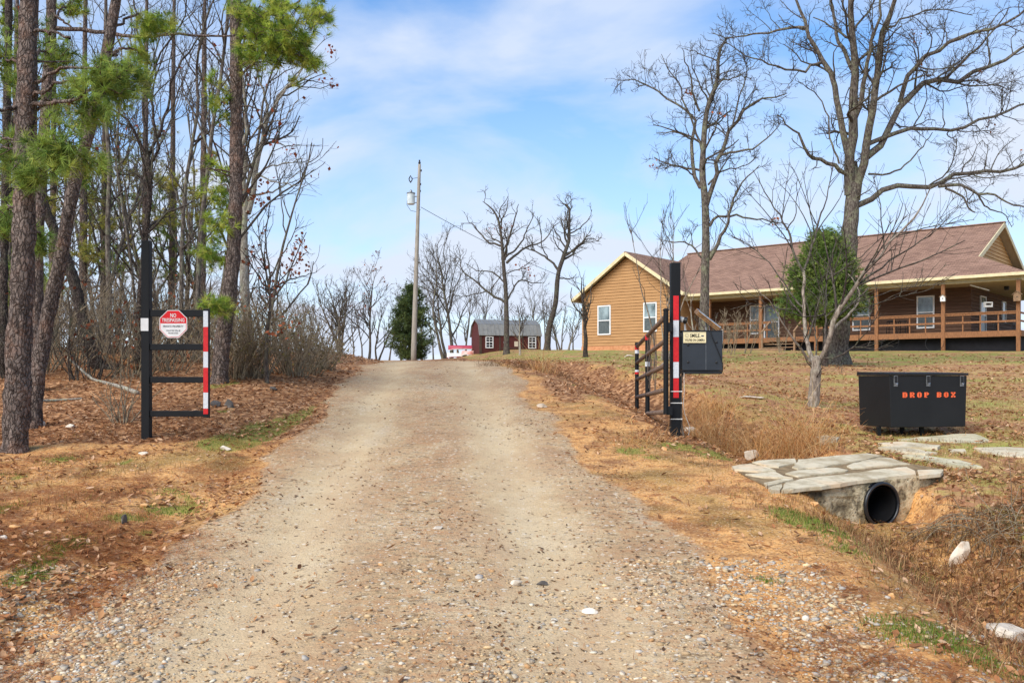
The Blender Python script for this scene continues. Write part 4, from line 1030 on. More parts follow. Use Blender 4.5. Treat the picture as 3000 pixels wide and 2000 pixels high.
# path slabs beyond
path = bpy.data.objects.new('flagstone_path', None); COL.objects.link(path); tag(path, 'irregular flagstones set in the turf leading to the drop box', 'path', kind='structure')
ORG['flagstone_path'] = np.zeros(3); PATHS = []
for poly, mt in (([(1290, 640), (1700, 605), (1810, 605), (1960, 672), (1800, 672), (1560, 650)], flag_g), ([(1170, 665), (1330, 655), (1580, 680), (1560, 695), (1300, 690)], flag), ([(1170, 690), (1290, 685), (1560, 725), (1480, 735), (1300, 715)], flag),
                 ([(1330, 740), (1450, 745), (1700, 775), (1860, 820), (1700, 815), (1540, 785)], flag_g), ([(1630, 705), (1740, 705), (1750, 722), (1660, 720)], flag),
                 ([(1800, 695), (2000, 690), (2180, 700), (2180, 760), (1980, 745), (1850, 715)], flag), ([(770, 622), (830, 612), (920, 627), (900, 642), (790, 647)], flag)):
    P0 = on_ground(*z7(sum(q[0] for q in poly) / len(poly), sum(q[1] for q in poly) / len(poly)))
    slab(poly, P0[2] - .0964 * P0[1] + .026, .09, mt, path); PATHS.append([tuple(to_plane(*z7(*q), P0[2] - .0964 * P0[1])[:2]) for q in poly])
# ================================================================== tree machinery (all branches of a level are grown at once)
def unit(a): return a / (np.linalg.norm(a, axis=-1, keepdims=True) + 1e-9)
def resample(P_, r_, n):
    P_ = np.array(P_, float); r_ = np.array(r_, float); k_ = len(P_)
    s = np.concatenate([[0], np.cumsum(np.linalg.norm(np.diff(P_, axis=0), axis=1))]); s /= s[-1] + 1e-9
    m = np.zeros_like(P_)
    for i in range(k_):
        a, b = max(i - 1, 0), min(i + 1, k_ - 1); m[i] = (P_[b] - P_[a]) / (s[b] - s[a] + 1e-9)
    t = np.linspace(0, 1, n); j = np.clip(np.searchsorted(s, t, 'right') - 1, 0, k_ - 2)
    h = (s[j + 1] - s[j])[:, None]; u = ((t - s[j])[:, None]) / (h + 1e-9)
    H = (2 * u**3 - 3 * u**2 + 1) * P_[j] + (u**3 - 2 * u**2 + u) * h * m[j] + (-2 * u**3 + 3 * u**2) * P_[j + 1] + (u**3 - u**2) * h * m[j + 1]
    return H, np.interp(t, s, r_)
def tube_arrays(groups):
    """groups: list of (P (B,n,3), R (B,n), sides) -> verts, quads"""
    Vs, Qs, base = [], [], 0
    for P_, R_, m in groups:
        B, n, _ = P_.shape
        if B == 0: continue
        t = np.empty_like(P_); t[:, 1:-1] = P_[:, 2:] - P_[:, :-2]; t[:, 0] = P_[:, 1] - P_[:, 0]; t[:, -1] = P_[:, -1] - P_[:, -2]; t = unit(t)
        md = unit(P_[:, -1] - P_[:, 0]); ref = np.eye(3)[np.argmin(np.abs(md), 1)][:, None, :]
        a = unit(np.cross(t, np.broadcast_to(ref, t.shape))); b = np.cross(t, a)
        ang = 2 * np.pi * np.arange(m) / m
        ring = P_[:, :, None, :] + R_[:, :, None, None] * (np.cos(ang)[None, None, :, None] * a[:, :, None, :] + np.sin(ang)[None, None, :, None] * b[:, :, None, :])
        Vs.append(ring.reshape(-1, 3))
        bi = (np.arange(B) * n * m)[:, None, None]; i = (np.arange(n - 1) * m)[None, :, None]; j = np.arange(m)[None, None, :]; j2 = (j + 1) % m
        q = np.stack([bi + i + j, bi + i + j2, bi + i + m + j2, bi + i + m + j], -1).reshape(-1, 4) + base
        Qs.append(q); base += B * n * m
    return np.concatenate(Vs), np.concatenate(Qs)
def spawn(P_, R_, rng, per_m, ratio, ang, up, wander, npts, smin=.2, rmin=.003, rmax=.6, lmax=3.0, lmin=.15, flat=0.0):
    B, n, _ = P_.shape
    L = np.linalg.norm(np.diff(P_, axis=1), axis=2).sum(1)
    cnt = rng.poisson(np.clip(L * per_m, 0.6, 40)); idx = np.repeat(np.arange(B), cnt); N = len(idx)
    if N == 0: return np.zeros((0, npts, 3)), np.zeros((0, npts))
    s = smin + (1 - smin) * rng.random(N) ** .85
    f = s * (n - 1); i = np.minimum(f.astype(int), n - 2); u = (f - i)[:, None]
    p = P_[idx, i] * (1 - u) + P_[idx, i + 1] * u; t = unit(P_[idx, i + 1] - P_[idx, i]); r = R_[idx, i] * (1 - u[:, 0]) + R_[idx, i + 1] * u[:, 0]
    rnd = rng.normal(size=(N, 3)); perp = unit(rnd - (rnd * t).sum(1, keepdims=True) * t)
    A = np.radians(ang) * (0.7 + .6 * rng.random(N))
    d = np.cos(A)[:, None] * t + np.sin(A)[:, None] * perp
    d[:, 2] += up; d = unit(d)
    ln = np.clip(L[idx] * ratio * (1.15 - .75 * s) * (.6 + .8 * rng.random(N)), lmin, lmax)
    C = np.empty((N, npts, 3)); C[:, 0] = p
    for q in range(1, npts):
        d = unit(d + wander * rng.normal(size=(N, 3)) + np.array([0, 0, up * .35])); C[:, q] = C[:, q - 1] + d * (ln / (npts - 1))[:, None]
    r0 = np.clip(np.minimum(r * rmax, ln * .03 + .002), rmin, None)
    RR = r0[:, None] * np.linspace(1, .35, npts)[None]
    return C, np.maximum(RR, rmin * .6)

def bark(name, dark, mid, lite, lichen, la, sc=(1, 1, .35), plate=0):
    k = NT(name).set(.95, 0, .15); v = k.coord('Object', sc)
    n1, n2, n3 = k.noise(v, 26, 6, .65), k.noise(k.coord('Object'), 5, 5), k.noise(v, 80, 4)
    c = k.ramp(n1, [(.3, dark), (.48, mid), (.66, lite)])
    h = n1
    if plate:
        wv = k.n('ShaderNodeVectorMath', {0: k.coord('Object'), 1: k.n('ShaderNodeVectorMath', {0: k.n('ShaderNodeTexNoise', {'Vector': k.coord('Object'), 'Scale': 14.0, 'Detail': 4.0}).outputs['Color'], 'Scale': .07}, operation='SCALE').outputs[0]}, operation='ADD').outputs[0]
        vo = k.vor(k.n('ShaderNodeMapping', {'Vector': wv, 'Scale': (1, 1, .38)}).outputs[0], plate, 'DISTANCE_TO_EDGE')
        cell = k.vor(k.n('ShaderNodeMapping', {'Vector': wv, 'Scale': (1, 1, .38)}).outputs[0], plate)
        c = k.mix(k.n('ShaderNodeSeparateColor', {'Color': cell.outputs['Color']}).outputs[0], c, k.mix(.5, c, lite))
        c = k.mix(k.ramp(vo.outputs['Distance'], [(.02, .65), (.12, 0.0)]), c, dark)
        h = k.math('ADD', k.math('MULTIPLY', k.math('MINIMUM', vo.outputs['Distance'], .2), 3.0), k.math('MULTIPLY', n1, .5))
    c = k.mix(k.math('MULTIPLY', k.ramp(k.math('ADD', k.math('MULTIPLY', n2, .7), k.math('MULTIPLY', n1, .3)), [(.5, 0.0), (.62, 1.0)]), la), c, lichen)
    k.color(c); k.bump(k.math('ADD', h, k.math('MULTIPLY', n3, .3)), .9, .03)
    return k.m
oak_bark = bark('oak_bark', lin(46, 40, 35), lin(90, 81, 73), lin(132, 124, 112), lin(134, 140, 106), .5)
twig_bark = bark('twig_bark', lin(46, 40, 37), lin(76, 68, 62), lin(110, 101, 92), lin(108, 114, 86), .45)
pale_bark = bark('pale_bark', lin(98, 90, 78), lin(150, 142, 128), lin(184, 178, 164), lin(168, 174, 140), .6)
cherry_bark = bark('cherry_bark', lin(84, 74, 66), lin(134, 120, 106), lin(178, 164, 148), lin(160, 158, 132), .35)
pine_bark = bark('pine_bark', lin(44, 37, 33), lin(94, 82, 75), lin(142, 128, 118), lin(150, 108, 84), .3, (1, 1, .5), 30)
dark_bark = bark('dark_bark', lin(36, 30, 28), lin(72, 62, 56), lin(106, 94, 86), lin(96, 100, 78), .35, (1, 1, .5), 34)
brush_mat = bark('brush_twig', lin(86, 74, 60), lin(136, 120, 98), lin(172, 156, 132), lin(150, 146, 110), .3)
def attr_mat(name, rough=.85, trans=0.0, nscale=60, spec=.2):
    k = NT(name).set(rough, 0, spec); a = k.n('ShaderNodeAttribute', attribute_name='col').outputs['Color']
    c = k.mix(k.ramp(k.noise(k.pos(), nscale, 4), [(.35, .45), (.6, 0.0)]), a, k.mix(.5, a, (0.02, 0.015, 0.01, 1)))
    k.color(c)
    if trans:
        tr = k.n('ShaderNodeBsdfTranslucent', {'Color': a}).outputs[0]
        mxs = k.n('ShaderNodeMixShader', {0: trans}); k.t.links.new(k.b.outputs[0], mxs.inputs[1]); k.t.links.new(tr, mxs.inputs[2])
        k.t.links.new(mxs.outputs[0], k.t.nodes['Material Output'].inputs[0])
    return k.m
needle_mat = attr_mat('pine_needles', .6, .3, 30)
leaf_mat = attr_mat('dry_leaves', .85, .2, 80)
blade_mat = attr_mat('grass_blades', .8, .45, 50)

def leaf_quads(P_, rng, size, cols, n_dir=None):
    """small bent leaves at points P_ -> verts, tris, colours"""
    N = len(P_); a = unit(rng.normal(size=(N, 3))) if n_dir is None else n_dir; r_ = rng.normal(size=(N, 3)); b = unit(np.cross(a, r_)); c = np.cross(a, b)
    L = size * (.7 + .6 * rng.random(N))[:, None]; W = L * (.32 + .2 * rng.random(N))[:, None]
    v0 = P_; v1 = P_ + a * L * .5 + b * W + c * L * .12; v2 = P_ + a * L; v3 = P_ + a * L * .5 - b * W + c * L * .12
    V_ = np.stack([v0, v1, v2, v3], 1).reshape(-1, 3); i = np.arange(N)[:, None] * 4
    T_ = np.concatenate([i + np.array([[0, 1, 2]]), i + np.array([[0, 2, 3]])])
    return V_, T_, np.repeat(cols, 4, 0)
def pick(rng, N, pal, jit=.12):
    pal = np.array([c[:3] for c in pal]); c = pal[rng.integers(0, len(pal), N)]
    return np.clip(c * (1 + jit * rng.normal(size=(N, 1))), 0.002, 1)
def needles(P_, D_, rng, n, length, width, cols, spread=.75):
    """tufts of n needles at P_ pointing along D_"""
    N = len(P_); P2 = np.repeat(P_, n, 0); D2 = np.repeat(D_, n, 0); C2 = np.repeat(cols, n, 0) * (0.75 + .5 * rng.random((N * n, 1)))
    d = unit(D2 + spread * rng.normal(size=D2.shape)); s = unit(np.cross(d, rng.normal(size=d.shape))) * width / 2
    L = length * (.6 + .6 * rng.random((N * n, 1))); d2 = d.copy(); d2[:, 2] -= .12
    V_ = np.stack([P2 - s, P2 + s, P2 + d2 * L], 1).reshape(-1, 3); T_ = np.arange(N * n * 3).reshape(-1, 3)
    return V_, T_, np.repeat(C2, 3, 0)

def cat_meshes(parts):
    Vs, Ts, Cs, b = [], [], [], 0
    for v_, t_, c_ in parts: Vs.append(v_); Ts.append(t_ + b); Cs.append(c_); b += len(v_)
    return np.concatenate(Vs), np.concatenate(Ts), np.concatenate(Cs)

LEVELS_OAK = [dict(per_m=2.2, ratio=.34, ang=54, up=.18, wander=.24, npts=8, sides=5, lmax=1.9, lmin=.4, rmin=.011, rmax=.42), dict(per_m=5.2, ratio=.5, ang=50, up=.14, wander=.32, npts=6, sides=3, lmax=1.2, lmin=.35, rmin=.009), dict(per_m=7.0, ratio=.6, ang=46, up=.12, wander=.3, npts=4, sides=3, lmax=.6, rmin=.0068, lmin=.2)]
def depth_of(limbs, x, y, Y0):
    best, bd = Y0, 1e9
    for pts, Ys, _, _ in limbs:
        for i in range(len(pts) - 1):
            a = np.array(pts[i], float); b = np.array(pts[i + 1], float); t = np.clip(((x - a[0]) * (b[0] - a[0]) + (y - a[1]) * (b[1] - a[1])) / (((b - a) ** 2).sum() + 1e-9), 0, 1)
            d = np.hypot(*(a + (b - a) * t - (x, y)))
            if d < bd: bd, best = d, Ys[i] + (Ys[i + 1] - Ys[i]) * t
    return best
def guided_tree(name, label, cat, Y0, tf, limbs, seed, mats=(oak_bark, twig_bark), levels=LEVELS_OAK, group=None, base=None, drift=1.6, leaves=None, jit=.03, rscale=1.0, flare=1.5, tipf=3.0):
    """trunk and limbs follow the photograph's outlines; limbs wander in depth; smaller branches are grown"""
    rng = np.random.default_rng(seed); ox, oy, sc = tf; done = []
    for w0, w1, pts in limbs:
        p = [(ox + x / sc, oy + y / sc) for x, y in pts]
        ys = depth_of(done, p[0][0], p[0][1], Y0) if done else Y0
        dr = 0 if not done else rng.uniform(-1, 1) * drift
        Ys = [ys + dr * i / (len(p) - 1) for i in range(len(p))]
        done.append((p, Ys, w0 / sc * rscale, w1 / sc * rscale))
    p0 = done[0][0][0]; b = base_at(p0[0], Y0) if base is None else base
    t = thing(name, label, cat, b, group)
    tr, lm = [], []
    for i, (p, Ys, w0, w1) in enumerate(done):
        W = [px(x, y, Y) for (x, y), Y in zip(p, Ys)]
        rad = [max((w0 + (w1 - w0) * j / (len(p) - 1)) / 2 / F * Y, .004) for j, Y in enumerate(Ys)]
        if i == 0:
            ln_ = np.linalg.norm(W[1] - b); f1 = min(rad[0] * 2.2 / ln_, .45); W = [b + np.array([0, 0, -.15]), b + (W[1] - b) * f1 * .4, b + (W[1] - b) * f1] + W[1:]; rad = [rad[0] * flare, rad[0] * (1 + (flare - 1) * .35), rad[0]] + rad[1:]
            top_ = W[-1] + unit(W[-1] - W[-2]) * rad[-1] * (tipf if len(done) > 1 else 1.0); W.append(top_); rad.append(rad[-1] * (.45 if len(done) > 1 else .6))
            H, r_ = resample(W, rad, 26); H[4:] += rng.normal(size=(22, 3)) * rad[1] * .03; r_ = r_ * (1 + .03 * rng.normal(size=26))
            tr.append((H[None], r_[None], 14))
        else:
            H, r_ = resample(W, rad, 14); L_ = np.linalg.norm(H[-1] - H[0]); H[1:] += rng.normal(size=(13, 3)) * min(L_ * .008, .03) * jit / .03
            lm.append((H, r_))
    v_, q_ = tube_arrays(tr); np_mesh('trunk', v_, [q_], mats[0], t, True)
    groups = []
    if lm:
        LP, LR = np.stack([a for a, _ in lm]), np.stack([c_ for _, c_ in lm])
        for a, c_ in lm: v_, q_ = tube_arrays([(a[None], c_[None], 8)]); np_mesh('limb', v_, [q_], mats[0] if c_[0] > .02 else mats[1], t, True)
    else: LP, LR = tr[0][0][:, 8:], tr[0][1][:, 8:]
    top = (tr[0][0][:, 11:], tr[0][1][:, 11:])
    cur = [(LP, LR)] + ([top] if lm else []); tips = None
    for kw in levels:
        kw = dict(kw); sd_ = kw.pop('sides'); nxt = []
        for a, c_ in cur:
            C_, RR = spawn(a, c_, rng, **kw)
            if len(C_): nxt.append((C_, RR)); groups.append((C_, RR, sd_))
        cur = nxt
    v_, q_ = tube_arrays(groups); cr_ = np_mesh('crown', v_, [q_], mats[1], t, True); cr_['kind'] = 'stuff'
    if leaves:
        n_, size, pal, thr = leaves; allp = np.concatenate([a[:, -2:].reshape(-1, 3) for a, _ in cur])
        cl = allp[rng.integers(0, len(allp), max(4, n_ // 10))]; P_ = np.repeat(cl, 10, 0) + rng.normal(size=(len(cl) * 10, 3)) * thr
        v_, t_, c_ = leaf_quads(P_, rng, size, pick(rng, len(P_), pal)); np_mesh('leaves', v_, [t_], leaf_mat, t, False, c_)['kind'] = 'stuff'
    return t

def grown_tree(name, label, cat, b, H, seed, mats=(oak_bark, twig_bark), trunks=1, lean=(0, 0), r0=None, crown0=.3, nlimb=9, group=None, spread=.5, levels=None, leaves=None, ratio=.5):
    """bare tree of height H grown from the ground up"""
    rng = np.random.default_rng(seed); t = thing(name, label, cat, b, group); r0 = r0 or H * .016
    tr = []; lm = []
    for q in range(trunks):
        off = np.array([rng.normal() * .25, rng.normal() * .25, 0]) if trunks > 1 else np.zeros(3)
        d = np.array([lean[0] + (rng.normal() * .22 if trunks > 1 else 0), lean[1] + (rng.normal() * .15 if trunks > 1 else 0), 1.0])
        n = 9; P_ = [np.array(b) + off * .4 + np.array([0, 0, -.15])]
        for i in range(1, n): d = unit(d + np.array([rng.normal() * .09, rng.normal() * .09, .05])); P_.append(P_[-1] + d * H / (n - 1))
        rr_ = [r0 * (1.25 if i == 0 else 1) * (1 - .86 * i / (n - 1)) for i in range(n)]
        a, c_ = resample(P_, rr_, 16); tr.append((a[None], c_[None], 8))
        A, C_ = spawn(a[None], c_[None], rng, nlimb / H, ratio, 48, .3, .18, 8, smin=crown0, rmin=.012, lmax=H * .45, rmax=.65)
        if len(A): lm.append((A, C_))
    v_, q_ = tube_arrays(tr); np_mesh('trunk', v_, [q_], mats[0], t, True)
    groups = [(a, c_, 5) for a, c_ in lm]; cur = lm
    for kw in (levels or [dict(per_m=1.5, ratio=.5, ang=45, up=.22, wander=.25, npts=5, sides=4, lmax=1.8, rmin=.009), dict(per_m=2.2, ratio=.55, ang=42, up=.18, wander=.28, npts=4, sides=3, lmax=.9, rmin=.006)]):
        kw = dict(kw); sd_ = kw.pop('sides'); nxt = []
        for a, c_ in cur:
            A, C_ = spawn(a, c_, rng, **kw)
            if len(A): nxt.append((A, C_)); groups.append((A, C_, sd_))
        cur = nxt
    v_, q_ = tube_arrays(groups); np_mesh('crown', v_, [q_], mats[1], t, True)['kind'] = 'stuff'
    if leaves:
        n_, size, pal = leaves; allp = np.concatenate([a[:, 1:].reshape(-1, 3) for a, _ in cur]); P_ = allp[rng.integers(0, len(allp), n_)]
        v_, t_, c_ = leaf_quads(P_, rng, size, pick(rng, n_, pal)); np_mesh('leaves', v_, [t_], leaf_mat, t, False, c_)['kind'] = 'stuff'
    return t

NEEDLE_PAL = [lin(160, 180, 66), lin(182, 194, 82), lin(130, 158, 62), lin(196, 200, 96), lin(108, 138, 56)]
NEEDLE_DK = [lin(128, 152, 70), lin(148, 170, 76), lin(104, 132, 62), lin(168, 180, 86)]
NEEDLE_YEL = [lin(182, 178, 90), lin(164, 164, 80), lin(196, 182, 100), lin(140, 148, 72)]
def pine(name, label, Y0, trunk, w0, w1, limbs, clumps, seed, mat=pine_bark, pal=NEEDLE_PAL, group=None, stubs=14, nl=.13, nw=.006, base=None, hidden_top=2.0, rough=.10):
    """pine drawn from its outline: trunk polyline (photo px), limbs (px polylines), foliage clumps (cx, cy, rx, ry, depth, tufts)"""
    rng = np.random.default_rng(seed); b = base_at(trunk[0][0], Y0) if base is None else base; t = thing(name, label, 'tree', b, group)
    W = [px(x, y, Y0) for x, y in trunk]; W[0] = b; k_ = len(W)
    rad = [(w0 + (w1 - w0) * j / (k_ - 1)) / 2 / F * Y0 for j in range(k_)]
    if trunk[-1][1] < 60:      # trunk leaves the frame: carry it on up
        d = unit(W[-1] - W[-2]); W.append(W[-1] + d * hidden_top); rad.append(rad[-1] * .75)
    W = [b - np.array([0, 0, .15]), b + (W[1] - b) * .12] + W[1:]; rad = [rad[0] * 1.35, rad[0] * 1.02] + rad[1:]
    n = 60; H, r_ = resample(W, rad, n); m = 18
    r_ = r_ * (1 + .05 * rng.normal(size=n))
    v_, q_ = tube_arrays([(H[None], r_[None], m)])
    v3 = v_.reshape(n, m, 3); cen = H[:, None, :]; pl = (rng.random((n, m)) - .5) * 2 * rough; v_ = (cen + (v3 - cen) * (1 + pl[..., None])).reshape(-1, 3)
    np_mesh('trunk', v_, [q_], mat, t, False)
    tx = np.array([q[0] for q in trunk], float); ty = np.array([q[1] for q in trunk], float); o_ = np.argsort(ty)
    def trunk_at(y): return float(np.interp(y, ty[o_], tx[o_]))
    groups = []; lm = []
    for wa, wb, pts in limbs:
        dr = rng.uniform(-.5, .5); P_ = [px(x, y, Y0 + dr * i / (len(pts) - 1)) for i, (x, y) in enumerate(pts)]
        a, c_ = resample(P_, np.linspace(wa, wb, len(P_)) / 2 / F * Y0, 14); a[1:] += rng.normal(size=(13, 3)) * .012; lm.append((a, c_))
    foliage = []
    for (cx, cy, rx, ry, dY, nt_) in clumps:
        Yc = Y0 + dY; c0 = px(cx, cy, Yc); sx, sz = rx / F * Yc, ry / F * Yc; sy = (sx + sz) / 2
        ya = cy + ry * .4 + 20; a0 = px(trunk_at(ya), ya, Y0)
        if abs(cx - trunk_at(ya)) < 420 and nt_ > 0:
            mid_ = (a0 + c0) / 2 + np.array([0, 0, .12]); a, c_ = resample([a0, mid_, c0], [max(.018, .006 * np.linalg.norm(c0 - a0) + .012), .014, .007], 14); a[2:] += rng.normal(size=(12, 3)) * .015; lm.append((a, c_))
        # branchlets inside the clump carry the tufts
        nt_ = int(nt_ * 1.3); nb = max(6, nt_ // 6); sub = rng.uniform(-1, 1, size=(7, 3)) * np.array([.75, .75, .7]); q = (sub[rng.integers(0, 7, nb)] + rng.normal(size=(nb, 3)) * np.array([.42, .42, .30])) * np.array([sx, sy, sz]) * 1.1; e_ = c0 + q; s_ = c0 + q * .45 + rng.normal(size=(nb, 3)) * .06 - np.array([0, 0, sz * .15])
        BP = s_[:, None] + (e_ - s_)[:, None] * np.linspace(0, 1, 4)[None, :, None]; BP[:, 1:3] += rng.normal(size=(nb, 2, 3)) * .03
        groups.append((BP, np.full((nb, 4), .006) * np.linspace(1.3, .6, 4), 3))
        j = rng.integers(0, nb, nt_); f = rng.random(nt_)[:, None] * .85 + .15; P_ = s_[j] * (1 - f) + e_[j] * f + rng.normal(size=(nt_, 3)) * .045
        D_ = unit(unit(e_[j] - s_[j]) + .5 * rng.normal(size=(nt_, 3)) + np.array([0, 0, .35]))
        foliage.append(needles(P_, D_, rng, 26, nl, nw, pick(rng, nt_, pal, .18), .6))
    # dead stubs
    if stubs:
        S_, SR = spawn(H[None, 10:], r_[None, 10:], rng, stubs / np.linalg.norm(H[-1] - H[10]), .08, 80, .05, .12, 6, rmin=.006, rmax=.16, lmax=1.5, lmin=.25)
        if len(S_): groups.append((S_, SR, 4)); A, C_ = spawn(S_, SR, rng, 2.0, .4, 50, .05, .2, 4, rmin=.004, lmax=.5); groups.append((A, C_, 3))
    if lm: LP, LR = np.stack([a for a, _ in lm]), np.stack([c_ for _, c_ in lm]); A, C_ = spawn(LP, LR, rng, 1.6, .25, 50, .1, .2, 4, rmin=.004, lmax=.7); groups.append((A, C_, 3))
    for a, c_ in lm: v_, q_ = tube_arrays([(a[None], c_[None], 6)]); np_mesh('limb', v_, [q_], mat, t, True)
    if groups: v_, q_ = tube_arrays(groups); np_mesh('twigs', v_, [q_], mat, t, True)['kind'] = 'stuff'
    if foliage: v_, t_, c_ = cat_meshes(foliage); np_mesh('crown', v_, [t_], needle_mat, t, False, c_)['kind'] = 'stuff'
    return t

# ================================================================== trees by the house
Z8 = (1800, 0, 1.96); Z5 = (2250, 600, 2.987); Z4 = (1650, 600, 2.987); Z3 = (850, 400, 2.24)
guided_tree('bare_oak', 'huge bare oak with many heavy limbs rising before the porch', 'tree', 29.6, Z8,
    [(120, 80, [(1274, 2087), (1310, 1750), (1345, 1500), (1355, 1300), (1365, 1150), (1372, 1040)]),
     (72, 22, [(1352, 1120), (1350, 900), (1370, 600), (1385, 400), (1362, 250), (1355, 0), (1350, -200), (1360, -420)]),
     (46, 12, [(1345, 900), (1300, 700), (1270, 520), (1230, 400), (1170, 300), (1110, 200), (1090, 100), (1040, 0), (1000, -100)]),
     (30, 12, [(1385, 430), (1330, 330), (1290, 230), (1260, 100), (1240, 0), (1225, -200)]),
     (60, 18, [(1385, 1150), (1430, 920), (1462, 720), (1500, 500), (1520, 300), (1540, 150), (1600, 30), (1640, -120), (1660, -260)]),
     (36, 12, [(1380, 680), (1430, 500), (1450, 380), (1490, 200), (1530, 80), (1540, -180)]),
     (46, 14, [(1450, 900), (1560, 790), (1640, 590), (1750, 500), (1820, 460), (1950, 460), (2100, 400), (2200, 370), (2352, 270), (2500, 180)]),
     (32, 10, [(1640, 590), (1690, 420), (1760, 350), (1900, 260), (2050, 190), (2220, 150), (2352, 60), (2450, -40)]),
     (18, 6, [(1900, 460), (2000, 350), (2100, 260), (2200, 150), (2260, 50)]),
     (30, 10, [(1450, 830), (1560, 790), (1680, 750), (1800, 740), (1950, 740), (2100, 690), (2250, 640), (2352, 590), (2460, 560)]),
     (38, 14, [(1395, 1180), (1500, 1130), (1620, 1070), (1750, 1080), (1860, 1070), (1950, 1000), (2100, 990), (2250, 980), (2352, 950), (2460, 900)]),
     (22, 8, [(1860, 1070), (1980, 1060), (2080, 1110), (2180, 1120), (2280, 1170), (2380, 1195)]),
     (16, 7, [(1900, 1080), (2000, 1130), (2040, 1200), (2070, 1222)]), (12, 4, [(2090, 1120), (2150, 1200), (2230, 1230), (2280, 1300)]),
     (30, 6, [(1335, 1000), (1250, 940), (1130, 900), (1080, 830), (1060, 760), (980, 710), (930, 650)]),
     (20, 4, [(1190, 360), (1130, 370), (1090, 410), (990, 400), (900, 370), (780, 340), (680, 270), (600, 230)]),
     (20, 4, [(1100, 160), (980, 160), (880, 190), (760, 210), (650, 215), (560, 190)]), (14, 5, [(1460, 1000), (1600, 990), (1700, 920), (1790, 820), (1830, 760)]),
     (14, 5, [(1290, 940), (1250, 800), (1220, 650), (1160, 550), (1080, 480)]), (14, 5, [(1540, 180), (1660, 120), (1760, 70), (1900, 60), (2050, 80)])],
    11, base=on_ground(2450, 1066), drift=2.2, rscale=.9, flare=2.0, leaves=(60, .10, [lin(150, 92, 50), lin(120, 70, 42)], .10))
guided_tree('bare_tree', 'slim bare tree with forking crown behind the control box', 'tree', 31.0, Z8,
    [(56, 14, [(512, 2090), (518, 1700), (522, 1550), (525, 1300), (520, 1150), (505, 1000), (510, 850), (520, 700), (545, 580), (590, 470), (600, 300), (640, 230)]),
     (30, 4, [(525, 1190), (570, 1050), (600, 900), (680, 720), (760, 610), (850, 570), (930, 560), (990, 540)]), (24, 3, [(495, 1080), (450, 950), (440, 800), (470, 700), (410, 630), (300, 570), (200, 490), (120, 470), (60, 460)]),
     (14, 3, [(500, 860), (450, 720), (410, 610), (370, 480), (300, 390), (270, 320)]), (14, 3, [(490, 640), (450, 540), (440, 430), (400, 330), (390, 270)]), (18, 4, [(545, 1300), (580, 1250), (680, 1240), (800, 1260), (900, 1270), (1000, 1290)]),
     (24, 5, [(545, 1490), (600, 1380), (650, 1290), (680, 1150), (730, 1050), (830, 950)]), (12, 3, [(500, 1480), (430, 1400), (330, 1390), (240, 1370)]), (16, 4, [(610, 890), (700, 870), (800, 850), (900, 770), (960, 700)]),
     (12, 3, [(540, 1060), (620, 980), (720, 960), (830, 900)]), (10, 3, [(440, 800), (350, 760), (240, 765)]), (10, 3, [(460, 1010), (380, 960), (280, 950)]), (10, 3, [(590, 470), (680, 450), (760, 410), (840, 330)]), (10, 3, [(680, 720), (720, 560), (760, 420), (740, 300)])],
    12, base=base_at(2061, 31.0), drift=1.4, leaves=(40, .10, [lin(196, 110, 50), lin(170, 90, 44)], .08))
CH = [dict(per_m=4.2, ratio=.5, ang=42, up=.12, wander=.10, npts=6, sides=4, lmax=1.4, lmin=.3, rmin=.0055), dict(per_m=5.5, ratio=.5, ang=45, up=.12, wander=.12, npts=4, sides=3, lmax=.6, rmin=.0038, lmin=.14)]
guided_tree('cherry_tree', 'low bare fruit tree with wide spreading branches on the lawn', 'tree', on_ground(2382, 1190)[1], Z5,
    [(98, 86, [(394, 1762), (408, 1600), (415, 1500), (425, 1380), (428, 1340)]), (44, 26, [(400, 1390), (350, 1250), (330, 1100), (312, 900), (310, 580)]), (24, 5, [(310, 590), (220, 420), (160, 200), (120, 130), (40, 0), (-60, -170), (-130, -300)]),
     (24, 5, [(315, 570), (370, 420), (430, 230), (460, 80), (500, 0), (540, -200), (560, -340)]), (28, 4, [(385, 1390), (300, 1280), (220, 1180), (130, 1030), (0, 830), (-150, 700)]),
     (52, 9, [(445, 1390), (500, 1220), (540, 1080), (620, 920), (720, 800), (790, 690), (830, 580), (950, 480), (1100, 300), (1250, 150), (1350, 0), (1420, -150)]), (28, 8, [(530, 1110), (640, 1020), (740, 930), (800, 800), (780, 710), (700, 600)]),
     (22, 4, [(785, 700), (900, 620), (1050, 500), (1200, 410), (1350, 310), (1480, 220), (1700, 80)]), (18, 4, [(470, 1350), (600, 1335), (720, 1260), (830, 1150), (900, 1060), (960, 940)]), (16, 6, [(430, 1370), (420, 1200), (410, 1050), (440, 900)]),
     (22, 5, [(500, 1220), (505, 1050), (510, 900), (512, 660), (560, 450), (600, 280)]), (14, 3, [(515, 660), (700, 530), (850, 420), (1000, 280), (1100, 130)]), (18, 3, [(312, 900), (250, 850), (150, 700), (0, 500), (-200, 330), (-350, 260)]),
     (12, 3, [(500, 950), (350, 980), (150, 930), (0, 880), (-200, 850)]), (12, 3, [(620, 920), (780, 850), (1000, 780), (1250, 720), (1500, 700)]), (10, 3, [(740, 930), (900, 880), (1100, 820), (1300, 760)]), (12, 3, [(160, 220), (240, 100), (250, -60), (300, -200)])],
    13, (cherry_bark, twig_bark), CH, base=on_ground(2382, 1190), drift=.9, flare=1.15, jit=.02, tipf=.6)
